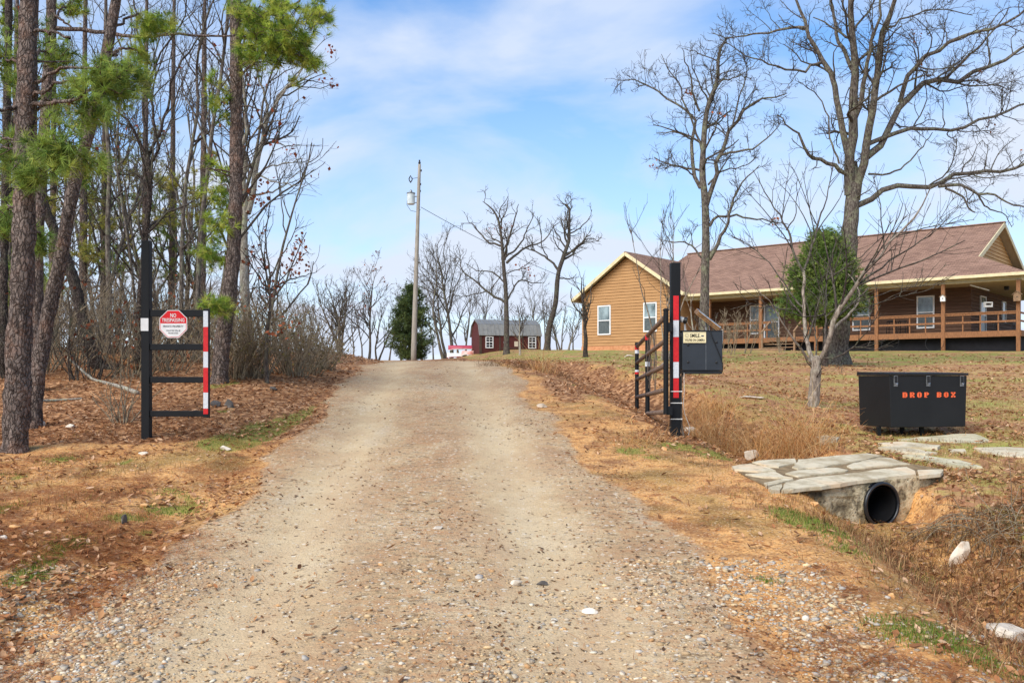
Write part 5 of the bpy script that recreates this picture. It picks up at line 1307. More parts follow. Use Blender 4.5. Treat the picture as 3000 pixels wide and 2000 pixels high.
# hilltop oaks by the shed
FAR = [dict(per_m=1.8, ratio=.42, ang=52, up=.2, wander=.28, npts=7, sides=4, lmax=2.8, lmin=.6, rmin=.022), dict(per_m=2.8, ratio=.55, ang=48, up=.15, wander=.32, npts=5, sides=3, lmax=1.5, lmin=.4, rmin=.015), dict(per_m=3.2, ratio=.6, ang=46, up=.1, wander=.3, npts=4, sides=3, lmax=.8, lmin=.25, rmin=.011)]
guided_tree('hilltop_oak', 'broad bare oak standing in front of the red shed', 'tree', 63, Z3,
    [(46, 8, [(1420, 1440), (1420, 1200), (1415, 1000), (1400, 850), (1390, 700), (1370, 560), (1330, 480), (1270, 430)]), (18, 4, [(1390, 720), (1300, 690), (1240, 630), (1190, 570), (1120, 570)]), (20, 5, [(1408, 810), (1440, 650), (1480, 520), (1500, 440)]),
     (18, 5, [(1415, 790), (1500, 720), (1560, 600), (1600, 500)]), (22, 5, [(1420, 830), (1540, 730), (1650, 690), (1740, 580)]), (22, 5, [(1412, 1090), (1300, 1020), (1220, 950), (1130, 880), (1110, 740)]), (14, 4, [(1408, 960), (1330, 890), (1230, 880), (1150, 830)]),
     (16, 5, [(1425, 1070), (1500, 950), (1600, 960), (1650, 960)]), (10, 4, [(1410, 900), (1520, 860), (1600, 800)]), (12, 4, [(1375, 570), (1420, 480), (1430, 400)])], 14, (twig_bark, twig_bark), levels=FAR, base=base_at(1484, 63), drift=2.5, rscale=.8, leaves=(40, .16, [lin(170, 84, 40)], .2))
guided_tree('hilltop_oak', 'leaning bare oak with flat crown right of the red shed', 'tree', 66, Z3,
    [(52, 10, [(1680, 1420), (1700, 1250), (1740, 1100), (1760, 900), (1800, 770), (1830, 680), (1830, 560), (1830, 460), (1780, 440)]), (22, 5, [(1768, 890), (1700, 810), (1600, 750), (1520, 730)]), (18, 4, [(1805, 775), (1880, 730), (1960, 670), (2030, 690)]),
     (12, 4, [(1830, 640), (1900, 600), (1960, 540), (1980, 480)]), (10, 4, [(1690, 805), (1650, 700), (1640, 600), (1620, 520)]), (12, 4, [(1765, 930), (1850, 930), (1880, 900)]), (12, 4, [(1800, 770), (1740, 700), (1720, 600)])], 15, (twig_bark, twig_bark), levels=FAR, base=base_at(1602, 66), drift=2.5, rscale=.8)
def hill(xp, Yv, ytop, seed, lab, **kw):
    b = base_at(xp, Yv); H = EYE + (HY - ytop) / F * Yv - b[2]
    lv = [dict(per_m=1.8, ratio=.5, ang=42, up=.25, wander=.25, npts=6, sides=3, lmax=2.6, lmin=.5, rmin=.018), dict(per_m=2.6, ratio=.55, ang=42, up=.2, wander=.28, npts=4, sides=3, lmax=1.3, lmin=.3, rmin=.013)]
    kw.setdefault('levels', lv); kw['nlimb'] = int(kw['nlimb'] * 1.6); kw.setdefault('crown0', .2)
    return grown_tree(kw.pop('name', 'bare_tree'), lab, 'tree', b, H, seed, **kw)
hill(1322, 82, 690, 21, 'tall bare tree between the cedar and the red shed', nlimb=14, r0=.17)
hill(1306, 80, 760, 22, 'leaning bare tree with two stems behind the red canoe', lean=(-.15, 0), nlimb=10, trunks=2, r0=.14)
hill(1000, 76, 812, 23, 'bare tree with several stems left of the road crest', trunks=4, nlimb=11, r0=.13, ratio=.42)
hill(1080, 78, 790, 24, 'bare upright tree between the road crest and the cedar', nlimb=16, r0=.12, leaves=(120, .16, [lin(150, 84, 50), lin(130, 70, 44)]))
hill(1103, 80, 880, 25, 'slender bare tree just left of the hilltop cedar', nlimb=10, r0=.09, trunks=2)
hill(960, 74, 880, 26, 'small bare tree at the left end of the skyline', nlimb=10, r0=.08, trunks=2)
hill(1365, 78, 830, 27, 'crooked bare tree behind the boats', nlimb=9, r0=.09, lean=(-.12, 0))
hill(1240, 86, 850, 28, 'bare tree just right of the utility pole', nlimb=10, r0=.1, trunks=2)
hill(1524, 56, 905, 29, 'small pale bare tree with upright stems before the shed window', nlimb=12, r0=.075, mats=(pale_bark, twig_bark), crown0=.35, ratio=.45)
hill(1636, 74, 880, 30, 'thin bare tree between the shed and the house', nlimb=9, r0=.07, trunks=2)
hill(1665, 70, 900, 31, 'thin pale sapling next to the house wing', nlimb=8, r0=.05, mats=(pale_bark, twig_bark), trunks=2)
for i, (xp, Yv, yt) in enumerate(((900, 84, 850), (935, 90, 900), (1035, 92, 900), (1060, 95, 860), (1140, 94, 880), (1175, 96, 840), (1270, 98, 830), (1345, 95, 860), (1420, 98, 800), (1465, 100, 840), (1540, 100, 850), (1570, 96, 820), (1600, 98, 860), (1645, 96, 900), (1680, 100, 900))):
    hill(xp, Yv, yt, 40 + i, 'far bare tree in the row beyond the hilltop', nlimb=9, r0=.09, group='far bare trees beyond the hilltop', levels=[dict(per_m=1.6, ratio=.5, ang=42, up=.25, wander=.25, npts=5, sides=3, lmax=2.4, lmin=.5, rmin=.02), dict(per_m=1.8, ratio=.5, ang=42, up=.25, wander=.25, npts=4, sides=3, lmax=1.2, lmin=.4, rmin=.014)])
SH = [dict(per_m=3.0, ratio=.5, ang=32, up=.35, wander=.12, npts=5, sides=3, lmax=1.0, rmin=.006)]
def sapling(xp, Yv, ytop, seed, lab, trunks=3, r0=.03, mats=(cherry_bark, twig_bark), **kw):
    b = base_at(xp, Yv); H = EYE + (HY - ytop) / F * Yv - b[2]
    return grown_tree('sapling', lab, 'tree', b, H, seed, mats, trunks, r0=r0, crown0=.25, nlimb=9, levels=SH, ratio=.35, **kw)
b = on_ground(1716, 1046)
grown_tree('bare_tree', 'small dark bare tree before the corner of the house wing', 'tree', b, 3.4, 61, (dark_bark, twig_bark), r0=.10, crown0=.25, nlimb=14, ratio=.6, levels=[dict(per_m=2.5, ratio=.5, ang=40, up=.3, wander=.15, npts=5, sides=3, lmax=1.2, rmin=.007)])
sapling(1932, 34, 610, 62, 'tall thin sapling rising before the house wing gable', 3, .035)
sapling(1958, 33, 560, 63, 'tallest thin sapling beside the taped gate post', 2, .03)
sapling(2026, 27, 865, 64, 'pale young tree with upright shoots just right of the gate post', 2, .05, (pale_bark, cherry_bark))
sapling(2052, 29, 900, 65, 'reddish shoots behind the solar panel', 5, .015)
for i, (xp, yv, yt, lab) in enumerate(((2150, 40, 905, 'bare shrub before the porch left of the steps'), (2185, 41, 890, 'twiggy bare shrub beside the second porch post'), (2285, 41, 930, 'bare shrub at the foot of the porch steps'), (2120, 42, 930, 'low bare shrub at the far end of the porch'))):
    sapling(xp, yv, yt, 66 + i, lab, 5, .018, (brush_mat, brush_mat))

# cedars
def cedar(name, label, b, H, Wd, seed, n, pal, low=.08, size=.12):
    rng = np.random.default_rng(seed); t = thing(name, label, 'tree', b)
    tr, rr_ = resample([np.array(b) - (0, 0, .2), np.array(b) + (0, 0, H * .5), np.array(b) + (0, 0, H * .96)], [H * .025, H * .016, .01], 12)
    v_, q_ = tube_arrays([(tr[None], rr_[None], 7)]); np_mesh('trunk', v_, [q_], dark_bark, t, True)
    nb = 260; f = low + (1 - low) * rng.random(nb) ** 1.15; a = rng.random(nb) * 6.283
    R_ = Wd / 2 * (np.clip((1 - f) ** .6, 0, 1) * np.clip(f * 5 + .25, .4, 1)) * (.65 + .45 * rng.random(nb)) + .08
    s_ = np.stack([np.full(nb, b[0]), np.full(nb, b[1]), b[2] + f * H - .1 * R_], 1); e_ = s_ + np.stack([np.cos(a) * R_, np.sin(a) * R_, R_ * (.25 + .3 * rng.random(nb))], 1)
    BP = s_[:, None] + (e_ - s_)[:, None] * np.linspace(0, 1, 4)[None, :, None]; v_, q_ = tube_arrays([(BP, np.full((nb, 4), .012), 3)]); np_mesh('twigs', v_, [q_], dark_bark, t, True)['kind'] = 'stuff'
    j = rng.integers(0, nb, n); u = rng.random(n)[:, None] ** .6; P_ = s_[j] * (1 - u) + e_[j] * u + rng.normal(size=(n, 3)) * (.05 + .08 * u); D_ = unit(unit(e_[j] - s_[j]) + np.array([0, 0, .7]) + .5 * rng.normal(size=(n, 3)))
    cc = pick(rng, nb, pal, .15)[j] * (.85 + .3 * rng.random((n, 1)))
    v_, t_, c_ = needles(P_, D_, rng, 7, size, size * .16, cc, .5); np_mesh('crown', v_, [t_], needle_mat, t, False, c_)['kind'] = 'stuff'
b = base_at(1205, 62); H = EYE + (HY - 850) / F * 62 - b[2]
cedar('cedar_tree', 'dark green cedar on the hilltop behind the utility pole', b, H * 1.04, 3.9, 71, 5200, [lin(92, 108, 62), lin(108, 122, 68), lin(74, 92, 54)], .02, .24)
b = base_at(2418, 27.5); H = EYE + (HY - 690) / F * 27.5 - b[2]
cedar('cedar_tree', 'bushy green cedar growing behind the fruit tree', b, H, 3.3, 72, 15000, [lin(104, 130, 60), lin(124, 146, 70), lin(84, 110, 52), lin(140, 156, 82)], .34, .13)

# ================================================================== the wood on the left
Z1 = (0, 0, 2.24)
pine('pine_tree', 'thick foreground pine with flaking bark at the left edge', on_ground(45, 1322)[1], [(44, 1322), (50, 1200), (55, 1000), (68, 800), (72, 560), (78, 300), (82, 120), (85, 0), (88, -120)], 72, 44,
     [(10, 7, [(88, 92), (150, 95), (210, 112)]), (14, 8, [(60, 318), (20, 318), (-30, 330)]), (14, 6, [(88, 310), (150, 302), (215, 292), (280, 258), (360, 222)]), (8, 4, [(60, 405), (20, 405), (-20, 370)])],
     [(300, 250, 100, 62, -.3, 150), (360, 215, 62, 40, -.2, 70), (180, 440, 80, 62, -.6, 150), (110, 520, 50, 50, -.2, 80), (230, 310, 80, 40, .2, 90), (130, 700, 40, 50, .6, 50), (150, 160, 60, 60, .7, 70), (20, 430, 40, 60, .5, 50), (15, 620, 30, 70, .5, 50), (10, 180, 40, 90, .8, 60)], 81, stubs=16, rough=.13, pal=NEEDLE_DK)
pine('pine_tree', 'leaning pine just behind the foreground pine', on_ground(96, 1250)[1], [(96, 1250), (108, 1130), (134, 957), (178, 756), (205, 600), (223, 513), (263, 380), (308, 178), (340, 0), (356, -100)], 44, 26,
     [(5, 3, [(325, 60), (348, 50), (372, 42)]), (6, 4, [(310, 158), (330, 155), (346, 157)])], [(455, 62, 52, 46, .4, 90), (420, 160, 30, 20, .5, 30), (255, 480, 60, 40, .4, 60)], 82, stubs=14)
pine('pine_tree', 'straight dark pine with a long limb reaching right', 12.6, [(104, 1190), (108, 900), (112, 670), (120, 560), (134, 312), (150, 90), (150, 0), (152, -90)], 34, 26,
     [(14, 5, [(155, 83), (235, 86), (330, 96), (400, 108), (470, 106), (550, 102), (640, 106), (690, 108)]), (10, 4, [(152, 30), (180, 60), (215, 85)])], [(215, 30, 50, 40, .5, 70), (60, 250, 40, 60, .8, 50)], 83, stubs=18, base=base_at(104, 12.6))
pine('pine_tree', 'big straight pine at the wood edge right of the gate panel', on_ground(642, 1122)[1], [(642, 1122), (652, 1000), (672, 860), (683, 740), (690, 600), (692, 446), (692, 268), (690, 100), (690, 0), (690, -120)], 48, 27,
     [(10, 4, [(694, 100), (750, 108), (800, 118), (860, 90)]), (8, 3, [(700, 190), (745, 180), (770, 160)]), (12, 5, [(700, 40), (790, 45), (850, 20), (900, -20)]), (6, 3, [(700, 580), (728, 568), (735, 562)])],
     [(745, 120, 70, 60, -.3, 120), (830, 190, 60, 40, -.3, 80), (800, 30, 90, 40, -.2, 120), (760, 70, 80, 55, -.4, 190), (850, 85, 85, 62, -.5, 230), (880, 150, 45, 50, -.2, 100), (790, 150, 60, 40, 0, 90), (720, 40, 50, 40, .3, 80), (925, 30, 42, 55, 1.0, 110), (905, 170, 24, 24, -.4, 40), (655, 290, 26, 80, -.1, 60), (640, 545, 36, 70, .2, 110), (628, 665, 42, 40, 0, 90), (635, 745, 40, 34, 0, 80), (632, 892, 40, 20, -.5, 90)], 84, stubs=22)
pine('pine_tree', 'dark leaning trunk crossing the wood behind the front pines', 15.0, [(322, 1135), (300, 1090), (268, 1024), (240, 920), (210, 800), (165, 690), (130, 600), (110, 470), (70, 300)], 40, 20, [], [], 85, mat=dark_bark, stubs=16, base=base_at(322, 15.0))
pine('pine_tree', 'narrow dark pine at the far left edge', 14.0, [(8, 1150), (10, 900), (14, 600), (20, 300), (24, 134), (26, 0), (28, -80)], 24, 17, [], [(10, 60, 30, 50, .3, 60), (50, 560, 30, 40, .3, 40)], 86, mat=dark_bark, base=base_at(8, 14.0))
LV = [dict(per_m=2.6, ratio=.45, ang=42, up=.25, wander=.18, npts=7, sides=4, lmax=2.0, lmin=.4, rmin=.007), dict(per_m=4.5, ratio=.5, ang=44, up=.16, wander=.24, npts=5, sides=3, lmax=.9, lmin=.2, rmin=.0045), dict(per_m=4, ratio=.5, ang=44, up=.1, wander=.24, npts=3, sides=3, lmax=.4, lmin=.12, rmin=.0035)]
guided_tree('bare_tree', 'mossy forked tree directly behind the gate panel post', 'tree', 14.6, Z1,
    [(44, 30, [(905, 2600), (915, 2000), (955, 1560), (985, 1200), (965, 1000)]), (24, 6, [(968, 1040), (900, 900), (830, 780), (700, 700), (620, 640)]), (22, 8, [(965, 1010), (930, 800), (925, 500), (915, 250), (880, 0), (870, -120)]),
     (22, 6, [(985, 1000), (1050, 850), (1090, 700), (1140, 500), (1240, 330), (1340, 200), (1420, 80)]), (20, 6, [(1000, 1060), (1040, 950), (1000, 700), (985, 480), (1080, 330), (1180, 180), (1230, 0), (1240, -100)]), (12, 4, [(930, 560), (860, 300), (860, 100), (830, -60)])],
    91, (dark_bark, twig_bark), LV, base=base_at(405, 14.6), drift=1.2)
guided_tree('bare_tree', 'pale grey twin stemmed tree right behind the big straight pine', 'tree', 22, Z1,
    [(64, 44, [(1625, 2440), (1612, 2050), (1600, 1700), (1600, 1450), (1610, 1330)]), (46, 8, [(1625, 1400), (1660, 1250), (1700, 1000), (1730, 850), (1790, 700), (1860, 600), (1960, 540), (2035, 505)]), (34, 7, [(1605, 1350), (1600, 1000), (1615, 800), (1600, 500), (1600, 250), (1580, 60)]),
     (20, 5, [(1735, 840), (1740, 650), (1690, 500), (1660, 330), (1640, 180)]), (18, 5, [(1760, 770), (1850, 620), (1950, 500), (2010, 330), (2060, 220)]), (14, 4, [(1620, 960), (1700, 830), (1860, 780), (1960, 650)]), (16, 4, [(1610, 1300), (1720, 1270), (1820, 1250), (1900, 1180), (2000, 1080)]),
     (14, 4, [(1650, 1200), (1750, 1100), (1850, 1080), (1980, 1040)]), (12, 3, [(1700, 1150), (1800, 1190), (1900, 1210), (2010, 1220)]), (12, 3, [(1720, 930), (1820, 940), (1900, 960), (1970, 960)]), (10, 3, [(1740, 915), (1850, 905), (1960, 900)])],
    92, (pale_bark, twig_bark), LV, base=base_at(726, 22), drift=1.5, leaves=(90, .09, [lin(150, 70, 44), lin(120, 60, 40), lin(170, 92, 56)], .10))
guided_tree('young_oak', 'young oak holding rusty leaves at the road end of the wood', 'tree', on_ground(782, 1122)[1], (0, 600, 2.24),
    [(26, 16, [(1752, 1175), (1745, 1050), (1752, 850), (1770, 700), (1772, 570)]), (14, 3, [(1775, 570), (1860, 510), (1980, 470), (2080, 440)]), (14, 4, [(1772, 580), (1760, 400), (1740, 250), (1760, 60), (1780, -60)]), (12, 3, [(1770, 590), (1700, 480), (1620, 340), (1560, 280)]), (12, 3, [(1765, 480), (1850, 330), (1920, 200), (1960, 60)]), (10, 3, [(1772, 560), (1700, 540), (1620, 560)]), (8, 3, [(1755, 900), (1820, 860), (1860, 800)]), (9, 3, [(1770, 560), (1900, 430), (2000, 320), (2020, 300)])],
    93, (twig_bark, twig_bark), [dict(per_m=4, ratio=.45, ang=45, up=.15, wander=.2, npts=5, sides=3, lmax=.9, rmin=.005), dict(per_m=6, ratio=.5, ang=45, up=.1, wander=.25, npts=4, sides=3, lmax=.45, rmin=.003, lmin=.1)], base=on_ground(782, 1122), drift=.7, leaves=(200, .06, [lin(150, 84, 54), lin(120, 66, 46), lin(170, 104, 68)], .10))
guided_tree('bare_tree', 'thin lichened tree left of the big straight pine', 'tree', 17.5, Z1,
    [(34, 14, [(1275, 2450), (1290, 2100), (1320, 1500), (1360, 1150), (1400, 800), (1450, 500), (1480, 250), (1500, 0), (1510, -100)]), (16, 5, [(1300, 1700), (1250, 1500), (1210, 1300), (1150, 1180), (1090, 1090)]), (14, 4, [(1370, 1000), (1300, 800), (1220, 640), (1190, 480)]), (12, 4, [(1330, 1400), (1420, 1250), (1500, 1150)])], 94, (oak_bark, twig_bark), LV, base=base_at(570, 17.5), drift=1.0)
guided_tree('bare_tree', 'slender branching tree seen through the gate panel', 'tree', 19, Z1,
    [(30, 12, [(1185, 2450), (1190, 2000), (1195, 1600), (1215, 1250), (1260, 950), (1300, 700), (1290, 450), (1330, 200), (1400, 0)]), (14, 4, [(1195, 1400), (1130, 1200), (1090, 1000)]), (14, 4, [(1240, 1100), (1330, 850), (1400, 640), (1450, 500)]), (12, 4, [(1190, 1650), (1300, 1500), (1380, 1330)])], 95, (oak_bark, twig_bark), LV, base=base_at(530, 19), drift=1.2)
guided_tree('bare_tree', 'grey lichened trunk between the leaning pines and the gate panel', 'tree', 18, Z1,
    [(40, 14, [(722, 2450), (716, 2000), (706, 1500), (718, 1100), (700, 850), (684, 600), (704, 300), (690, 60)]), (16, 4, [(708, 1400), (760, 1300), (850, 1220), (910, 1130)]), (14, 4, [(705, 1050), (660, 950), (600, 880)]), (12, 4, [(700, 900), (800, 880), (900, 930)])], 96, (oak_bark, twig_bark), LV, base=base_at(316, 18), drift=1.0)
# more trunks deeper in the wood
rw = np.random.default_rng(99)
cols_ = [20, 60, 140, 175, 235, 290, 350, 410, 455, 515, 550, 600, 655, 745, 770, 800, 120, 470, 200, 30]
for i, xp in enumerate(cols_):
    Yv = 19 + (i * 7.3) % 17; b = base_at(xp + rw.uniform(-8, 8), Yv); H = rw.uniform(6.5, 10) * (1 if xp < 720 else .55)
    grown_tree('woodland_tree', 'slim bare trunk deep in the wood behind the front pines', 'tree', b, H, 200 + i, (oak_bark, twig_bark), r0=rw.uniform(.03, .075), crown0=.1, nlimb=rw.integers(14, 22), ratio=.36, lean=(rw.uniform(-.12, .12), 0),
               group='slim trunks deep in the wood', levels=[dict(per_m=2.2, ratio=.45, ang=45, up=.15, wander=.2, npts=5, sides=3, lmax=1.5, rmin=.008), dict(per_m=2.2, ratio=.5, ang=45, up=.1, wander=.22, npts=4, sides=3, lmax=.7, rmin=.005)],
               leaves=(50, .1, [lin(150, 78, 48), lin(122, 64, 42)]) if i % 3 == 0 else None)
for i, (xp, Yv, cl) in enumerate(((40, 22, [(40, 330, 70, 90), (20, 520, 60, 70), (70, 650, 60, 60)]), (150, 24, [(150, 200, 60, 70), (180, 320, 70, 60), (130, 600, 70, 50)]), (240, 21, [(250, 330, 60, 50), (215, 560, 70, 60), (260, 650, 60, 50), (230, 730, 70, 40)]), (300, 26, [(330, 470, 70, 50), (290, 620, 70, 60), (350, 700, 60, 50), (320, 790, 60, 40)]),
                                  (420, 25, [(420, 430, 60, 50), (400, 560, 60, 60), (450, 640, 60, 40), (410, 760, 80, 50)]), (500, 27, [(480, 560, 60, 40), (520, 680, 70, 60), (500, 800, 70, 50), (540, 740, 50, 40)]), (590, 23, [(600, 500, 30, 60), (570, 610, 30, 50)]), (90, 19, [(60, 760, 60, 60), (20, 860, 50, 50), (120, 820, 50, 40)]))):
    b = base_at(xp, Yv)
    pine('woodland_pine', ('slender yellowing pine deep in the wood behind the foreground pine', 'slender green pine deep in the wood left of the leaning pine', 'slender yellowing pine deep in the wood above the fallen branch',
         'slender green pine deep in the wood just left of the side gate post', 'slender yellowing pine deep in the wood right behind the side gate post', 'slender green pine deep in the wood behind the NO TRESPASSING sign', 'slender yellowing pine deep in the wood behind the taped gate stile', 'slender green pine with low foliage between the two front pines')[i], Yv, [(xp, 1100), (xp + 3, 800), (xp + 6, 500), (xp + 8, 200), (xp + 10, 20)], 26 * 20 / Yv, 12 * 20 / Yv, [], [(a, c_, d_2 * 1.1, e_2 * 1.1, rw.uniform(-.8, .8), 80) for a, c_, d_2, e_2 in cl + [(cl[0][0] + 40, cl[0][1] + 110, 60, 45), (cl[1][0] - 45, cl[1][1] - 60, 60, 40)]], 300 + i,
         pal=(NEEDLE_YEL, NEEDLE_DK)[i % 2], group='slender pines deep in the wood', nw=.009, stubs=14, base=b, hidden_top=.5)
# far side of the wood, seen through the trunks
for i in range(16):
    Yv = 38 + (i * 9.7) % 24; b = base_at(10 + i * 50, Yv)
    grown_tree('woodland_tree', 'distant grey trunk at the far side of the wood', 'tree', b, rw.uniform(7, 11) * (1 if i < 14 else .55), 400 + i, (oak_bark, twig_bark), r0=rw.uniform(.06, .12), crown0=.1, nlimb=14, ratio=.3, group='distant trunks at the far side of the wood',
               levels=[dict(per_m=1.6, ratio=.5, ang=45, up=.12, wander=.2, npts=4, sides=3, lmax=1.8, rmin=.014)])
# ================================================================== shrubs, brush, fallen wood
def shrub(name, label, b, H, Wd, seed, n, mat, group=None, leaves=None):
    rng = np.random.default_rng(seed); t = thing(name, label, 'bush', b, group)
    a = rng.random(n) * 6.283; tilt = rng.random(n) ** .8 * .75
    d = np.stack([np.cos(a) * tilt * Wd / H, np.sin(a) * tilt * .8 * Wd / H, np.ones(n)], 1); d = unit(d); p = np.array(b) + np.stack([np.cos(a), np.sin(a), np.zeros(n)], 1) * rng.random((n, 1)) * Wd * .22 - np.array([0, 0, .08])
    S_ = np.empty((n, 7, 3)); S_[:, 0] = p; L_ = H * (.55 + .5 * rng.random(n))
    for q in range(1, 7): d = unit(d + .14 * rng.normal(size=(n, 3))); S_[:, q] = S_[:, q - 1] + d * (L_ / 6)[:, None]
    g = [(S_, np.full((n, 1), .008 + .004 * H / 2) * np.linspace(1, .35, 7), 4)]
    A, C_ = spawn(S_, g[0][1], rng, 4.0, .4, 42, .15, .18, 5, rmin=.004, lmax=.8); g.append((A, C_, 3))
    A2, C2 = spawn(A, C_, rng, 4.0, .5, 42, .1, .2, 3, rmin=.003, lmax=.4, lmin=.1); g.append((A2, C2, 3))
    v_, q_ = tube_arrays(g[:1]); np_mesh('stems', v_, [q_], mat, t, True); v_, q_ = tube_arrays(g[1:]); np_mesh('crown', v_, [q_], mat, t, True)
    if leaves:
        P_ = np.concatenate([A[:, 2:].reshape(-1, 3), A2.reshape(-1, 3)]); P_ = P_[rng.integers(0, len(P_), leaves[0])]; v_, t_, c_ = leaf_quads(P_, rng, leaves[1], pick(rng, len(P_), leaves[2])); np_mesh('leaves', v_, [t_], leaf_mat, t, False, c_)['kind'] = 'stuff'
    return t
OLIVE = [lin(128, 116, 72), lin(110, 100, 62), lin(146, 128, 86)]
for i, (xp, yp, H, Wd, lab) in enumerate(((905, 1090, 1.0, 1.1, 'olive brown brush at the road edge below the skyline'), (850, 1098, 1.25, 1.2, 'rounded twiggy bush beside the young oak'), (945, 1078, .75, .9, 'low scrub where the wood meets the road crest'), (745, 1105, 1.3, 1.1, 'tangled bare bush left of the young oak'), (690, 1110, 1.1, 1.0, 'bare bush at the foot of the big straight pine'))):
    shrub('bush', lab, on_ground(xp, yp), H, Wd, 500 + i, 60, brush_mat, leaves=(260, .04, OLIVE))
shrub('bush', 'spindly bare shrub left of the gate panel post', on_ground(352, 1242), .75, .35, 510, 12, brush_mat)
for i, (xp, Yv, H) in enumerate(((30, 13.5, 1.5), (140, 14.5, 1.8), (200, 16, 1.7), (260, 13.8, 1.4), (330, 15.5, 1.9), (385, 14, 1.3), (450, 16.5, 1.6), (500, 14.8, 1.1), (555, 16.8, 1.6), (600, 18, 1.7), (20, 17, 2.0), (110, 18.5, 2.1), (290, 19, 2.0), (420, 20, 2.0), (660, 19.5, 1.8), (780, 20, 1.6), (830, 22, 1.6), (180, 22, 2.2), (520, 22, 2.1), (710, 24, 2.0), (350, 24, 2.2), (60, 25, 2.2), (880, 25, 1.5))):
    shrub('bush', 'tangled leafless brush on the floor of the wood', base_at(xp, Yv), H, H * 1.1, 520 + i, 27, brush_mat if i % 3 else twig_bark, 'leafless brush in the wood', leaves=(40, .07, [lin(140, 80, 52), lin(118, 66, 44)]) if i % 2 else None)
def stick(name, lab, pts, r0, mat, cat='branch'):
    W = [on_ground(x, y) if len(q_) == 0 else px(x, y, q_[0]) for x, y, *q_ in pts]; W = [w + np.array([0, 0, r0 * .7]) for w in W]
    return tag(MB().tube(list(resample(W, [r0] * len(W), 12)[0]), list(np.linspace(r0, r0 * .45, 12)), 8).build(name, mat, smooth=True), lab, cat)
stick('fallen_branch', 'pale fallen branch lying behind the gate panel post', [(402, 1156), (360, 1140), (310, 1126), (268, 1113, 13.6), (230, 1080, 13.7), (196, 1050, 13.8)], .035, pale_bark)
stick('fallen_log', 'orange brown broken log leaning among the brush', [(402, 1084, 14.4), (350, 1062, 14.4), (303, 1042, 14.4)], .05, simple('broken_wood', lin(176, 128, 84), lin(122, 84, 54), 9, .9, 0, .2, .3, 30))
stick('fallen_branch', 'long grey stick lying on the leaves left of the gate panel', [(120, 1178), (180, 1175), (240, 1170)], .022, pale_bark)
# ================================================================== individual rocks
def rock_mat(name, a, b): return stone_mat(name, a, b, tuple(min(1, 1.15 * q) for q in b[:3]) + (1,))
r_white, r_tan, r_dark = rock_mat('rock_white', lin(168, 152, 130), lin(214, 202, 184)), rock_mat('rock_tan', lin(170, 124, 76), lin(206, 158, 104)), rock_mat('rock_dark', lin(58, 54, 52), lin(92, 86, 80))
def rock(lab, x, y, w_, h_, d_3, mat, seed, sink=.3, name='rock', tilt=0.0):
    """w_, h_ in photo pixels"""
    rng = np.random.default_rng(seed); b = on_ground(x, y); s = b[1] / F; import bmesh
    bm = bmesh.new(); bmesh.ops.create_icosphere(bm, subdivisions=3, radius=1.0); bmesh.ops.triangulate(bm, faces=bm.faces)
    pl_ = [(unit(rng.normal(size=3)), rng.uniform(.46, .86)) for _ in range(14)]
    for v in bm.verts:
        p = np.array(v.co)
        for n_, dd in pl_:
            e_ = p @ n_ - dd
            if e_ > 0: p = p - n_ * e_
        p = p * (1 + .012 * rng.normal()) * np.array([w_ * s / 2, d_3 * w_ * s / 2, h_ * s / 2 / (1 - sink) * .95])
        c_, sn = math.cos(tilt), math.sin(tilt); p = np.array([p[0] * c_ - p[2] * sn, p[1], p[0] * sn + p[2] * c_])
        v.co = p + np.array([0, 0, h_ * s * (.5 - sink)])
    me = bpy.data.meshes.new(name); bm.to_mesh(me); bm.free(); me.materials.append(mat)
    o = bpy.data.objects.new(name, me); o.location = tuple(b); COL.objects.link(o); return tag(o, lab, 'rock')
rock('white upright rock at the left end of the footbridge', 2200, 1350, 52, 42, .6, r_white, 1, .15, tilt=.3)
rock('pale tilted boulder in the ditch right of the culvert pipe', 2815, 1648, 58, 92, .45, rock_mat('rock_mixed', lin(178, 132, 84), lin(214, 200, 178)), 2, .25, tilt=-.45)
rock('flat cream rock slab at the lower right verge', 2950, 1862, 150, 50, .8, r_white, 3, .3)
rock('grey upright stone standing in the left verge', 362, 1535, 22, 44, .7, r_dark, 4, .15)
rock('tan rock beside the upright stone on the left verge', 422, 1485, 34, 14, .8, r_tan, 5)
rock('small tan rock right of the other tan rock on the left verge', 452, 1480, 20, 14, .8, r_tan, 6)
rock('pointed orange rock on the needle covered verge', 175, 1530, 34, 18, .8, r_tan, 7)
rock('orange rock near the left picture edge on the verge', 44, 1548, 42, 18, .7, r_tan, 8)
rock('white stone at the far left of the gravel verge', 8, 1578, 26, 14, .8, r_white, 9)
rock('pale flat stone in front of the gate panel post', 420, 1332, 36, 12, .7, r_white, 10)
rock('whitish stone among leaves behind the gate panel', 205, 1252, 34, 16, .7, r_white, 11)
rock('grey brown stone at the foot of the leaning pine', 122, 1248, 30, 24, .7, r_white, 12)
rock('white stone lying in the green grass strip', 660, 1316, 38, 16, .7, r_white, 13)
rock('dark square stone right of the gate panel', 634, 1190, 36, 24, .7, r_dark, 14)
rock('dark slanting stone beside the dark square stone', 672, 1190, 38, 26, .7, r_dark, 15)
rock('dark flat stone below the young oak', 802, 1142, 34, 14, .7, r_dark, 16)
rock('pale flat stone on the right verge before the gate', 1590, 1192, 44, 12, .8, r_white, 17)
rock('brown rock at the foot of the taped gate post', 1948, 1318, 22, 16, .8, r_tan, 18)
rock('flat pale stone set in the middle of the drive', 1282, 1548, 44, 10, .8, r_white, 19)
rock('flat grey stone in the middle foreground of the drive', 1510, 1712, 46, 18, .8, r_white, 20)
rock('thin grey flat stone right of the other foreground stone', 1588, 1712, 42, 14, .6, r_dark, 21)
rock('grey flat stone in the right wheel track', 1728, 1795, 50, 18, .8, r_white, 22)
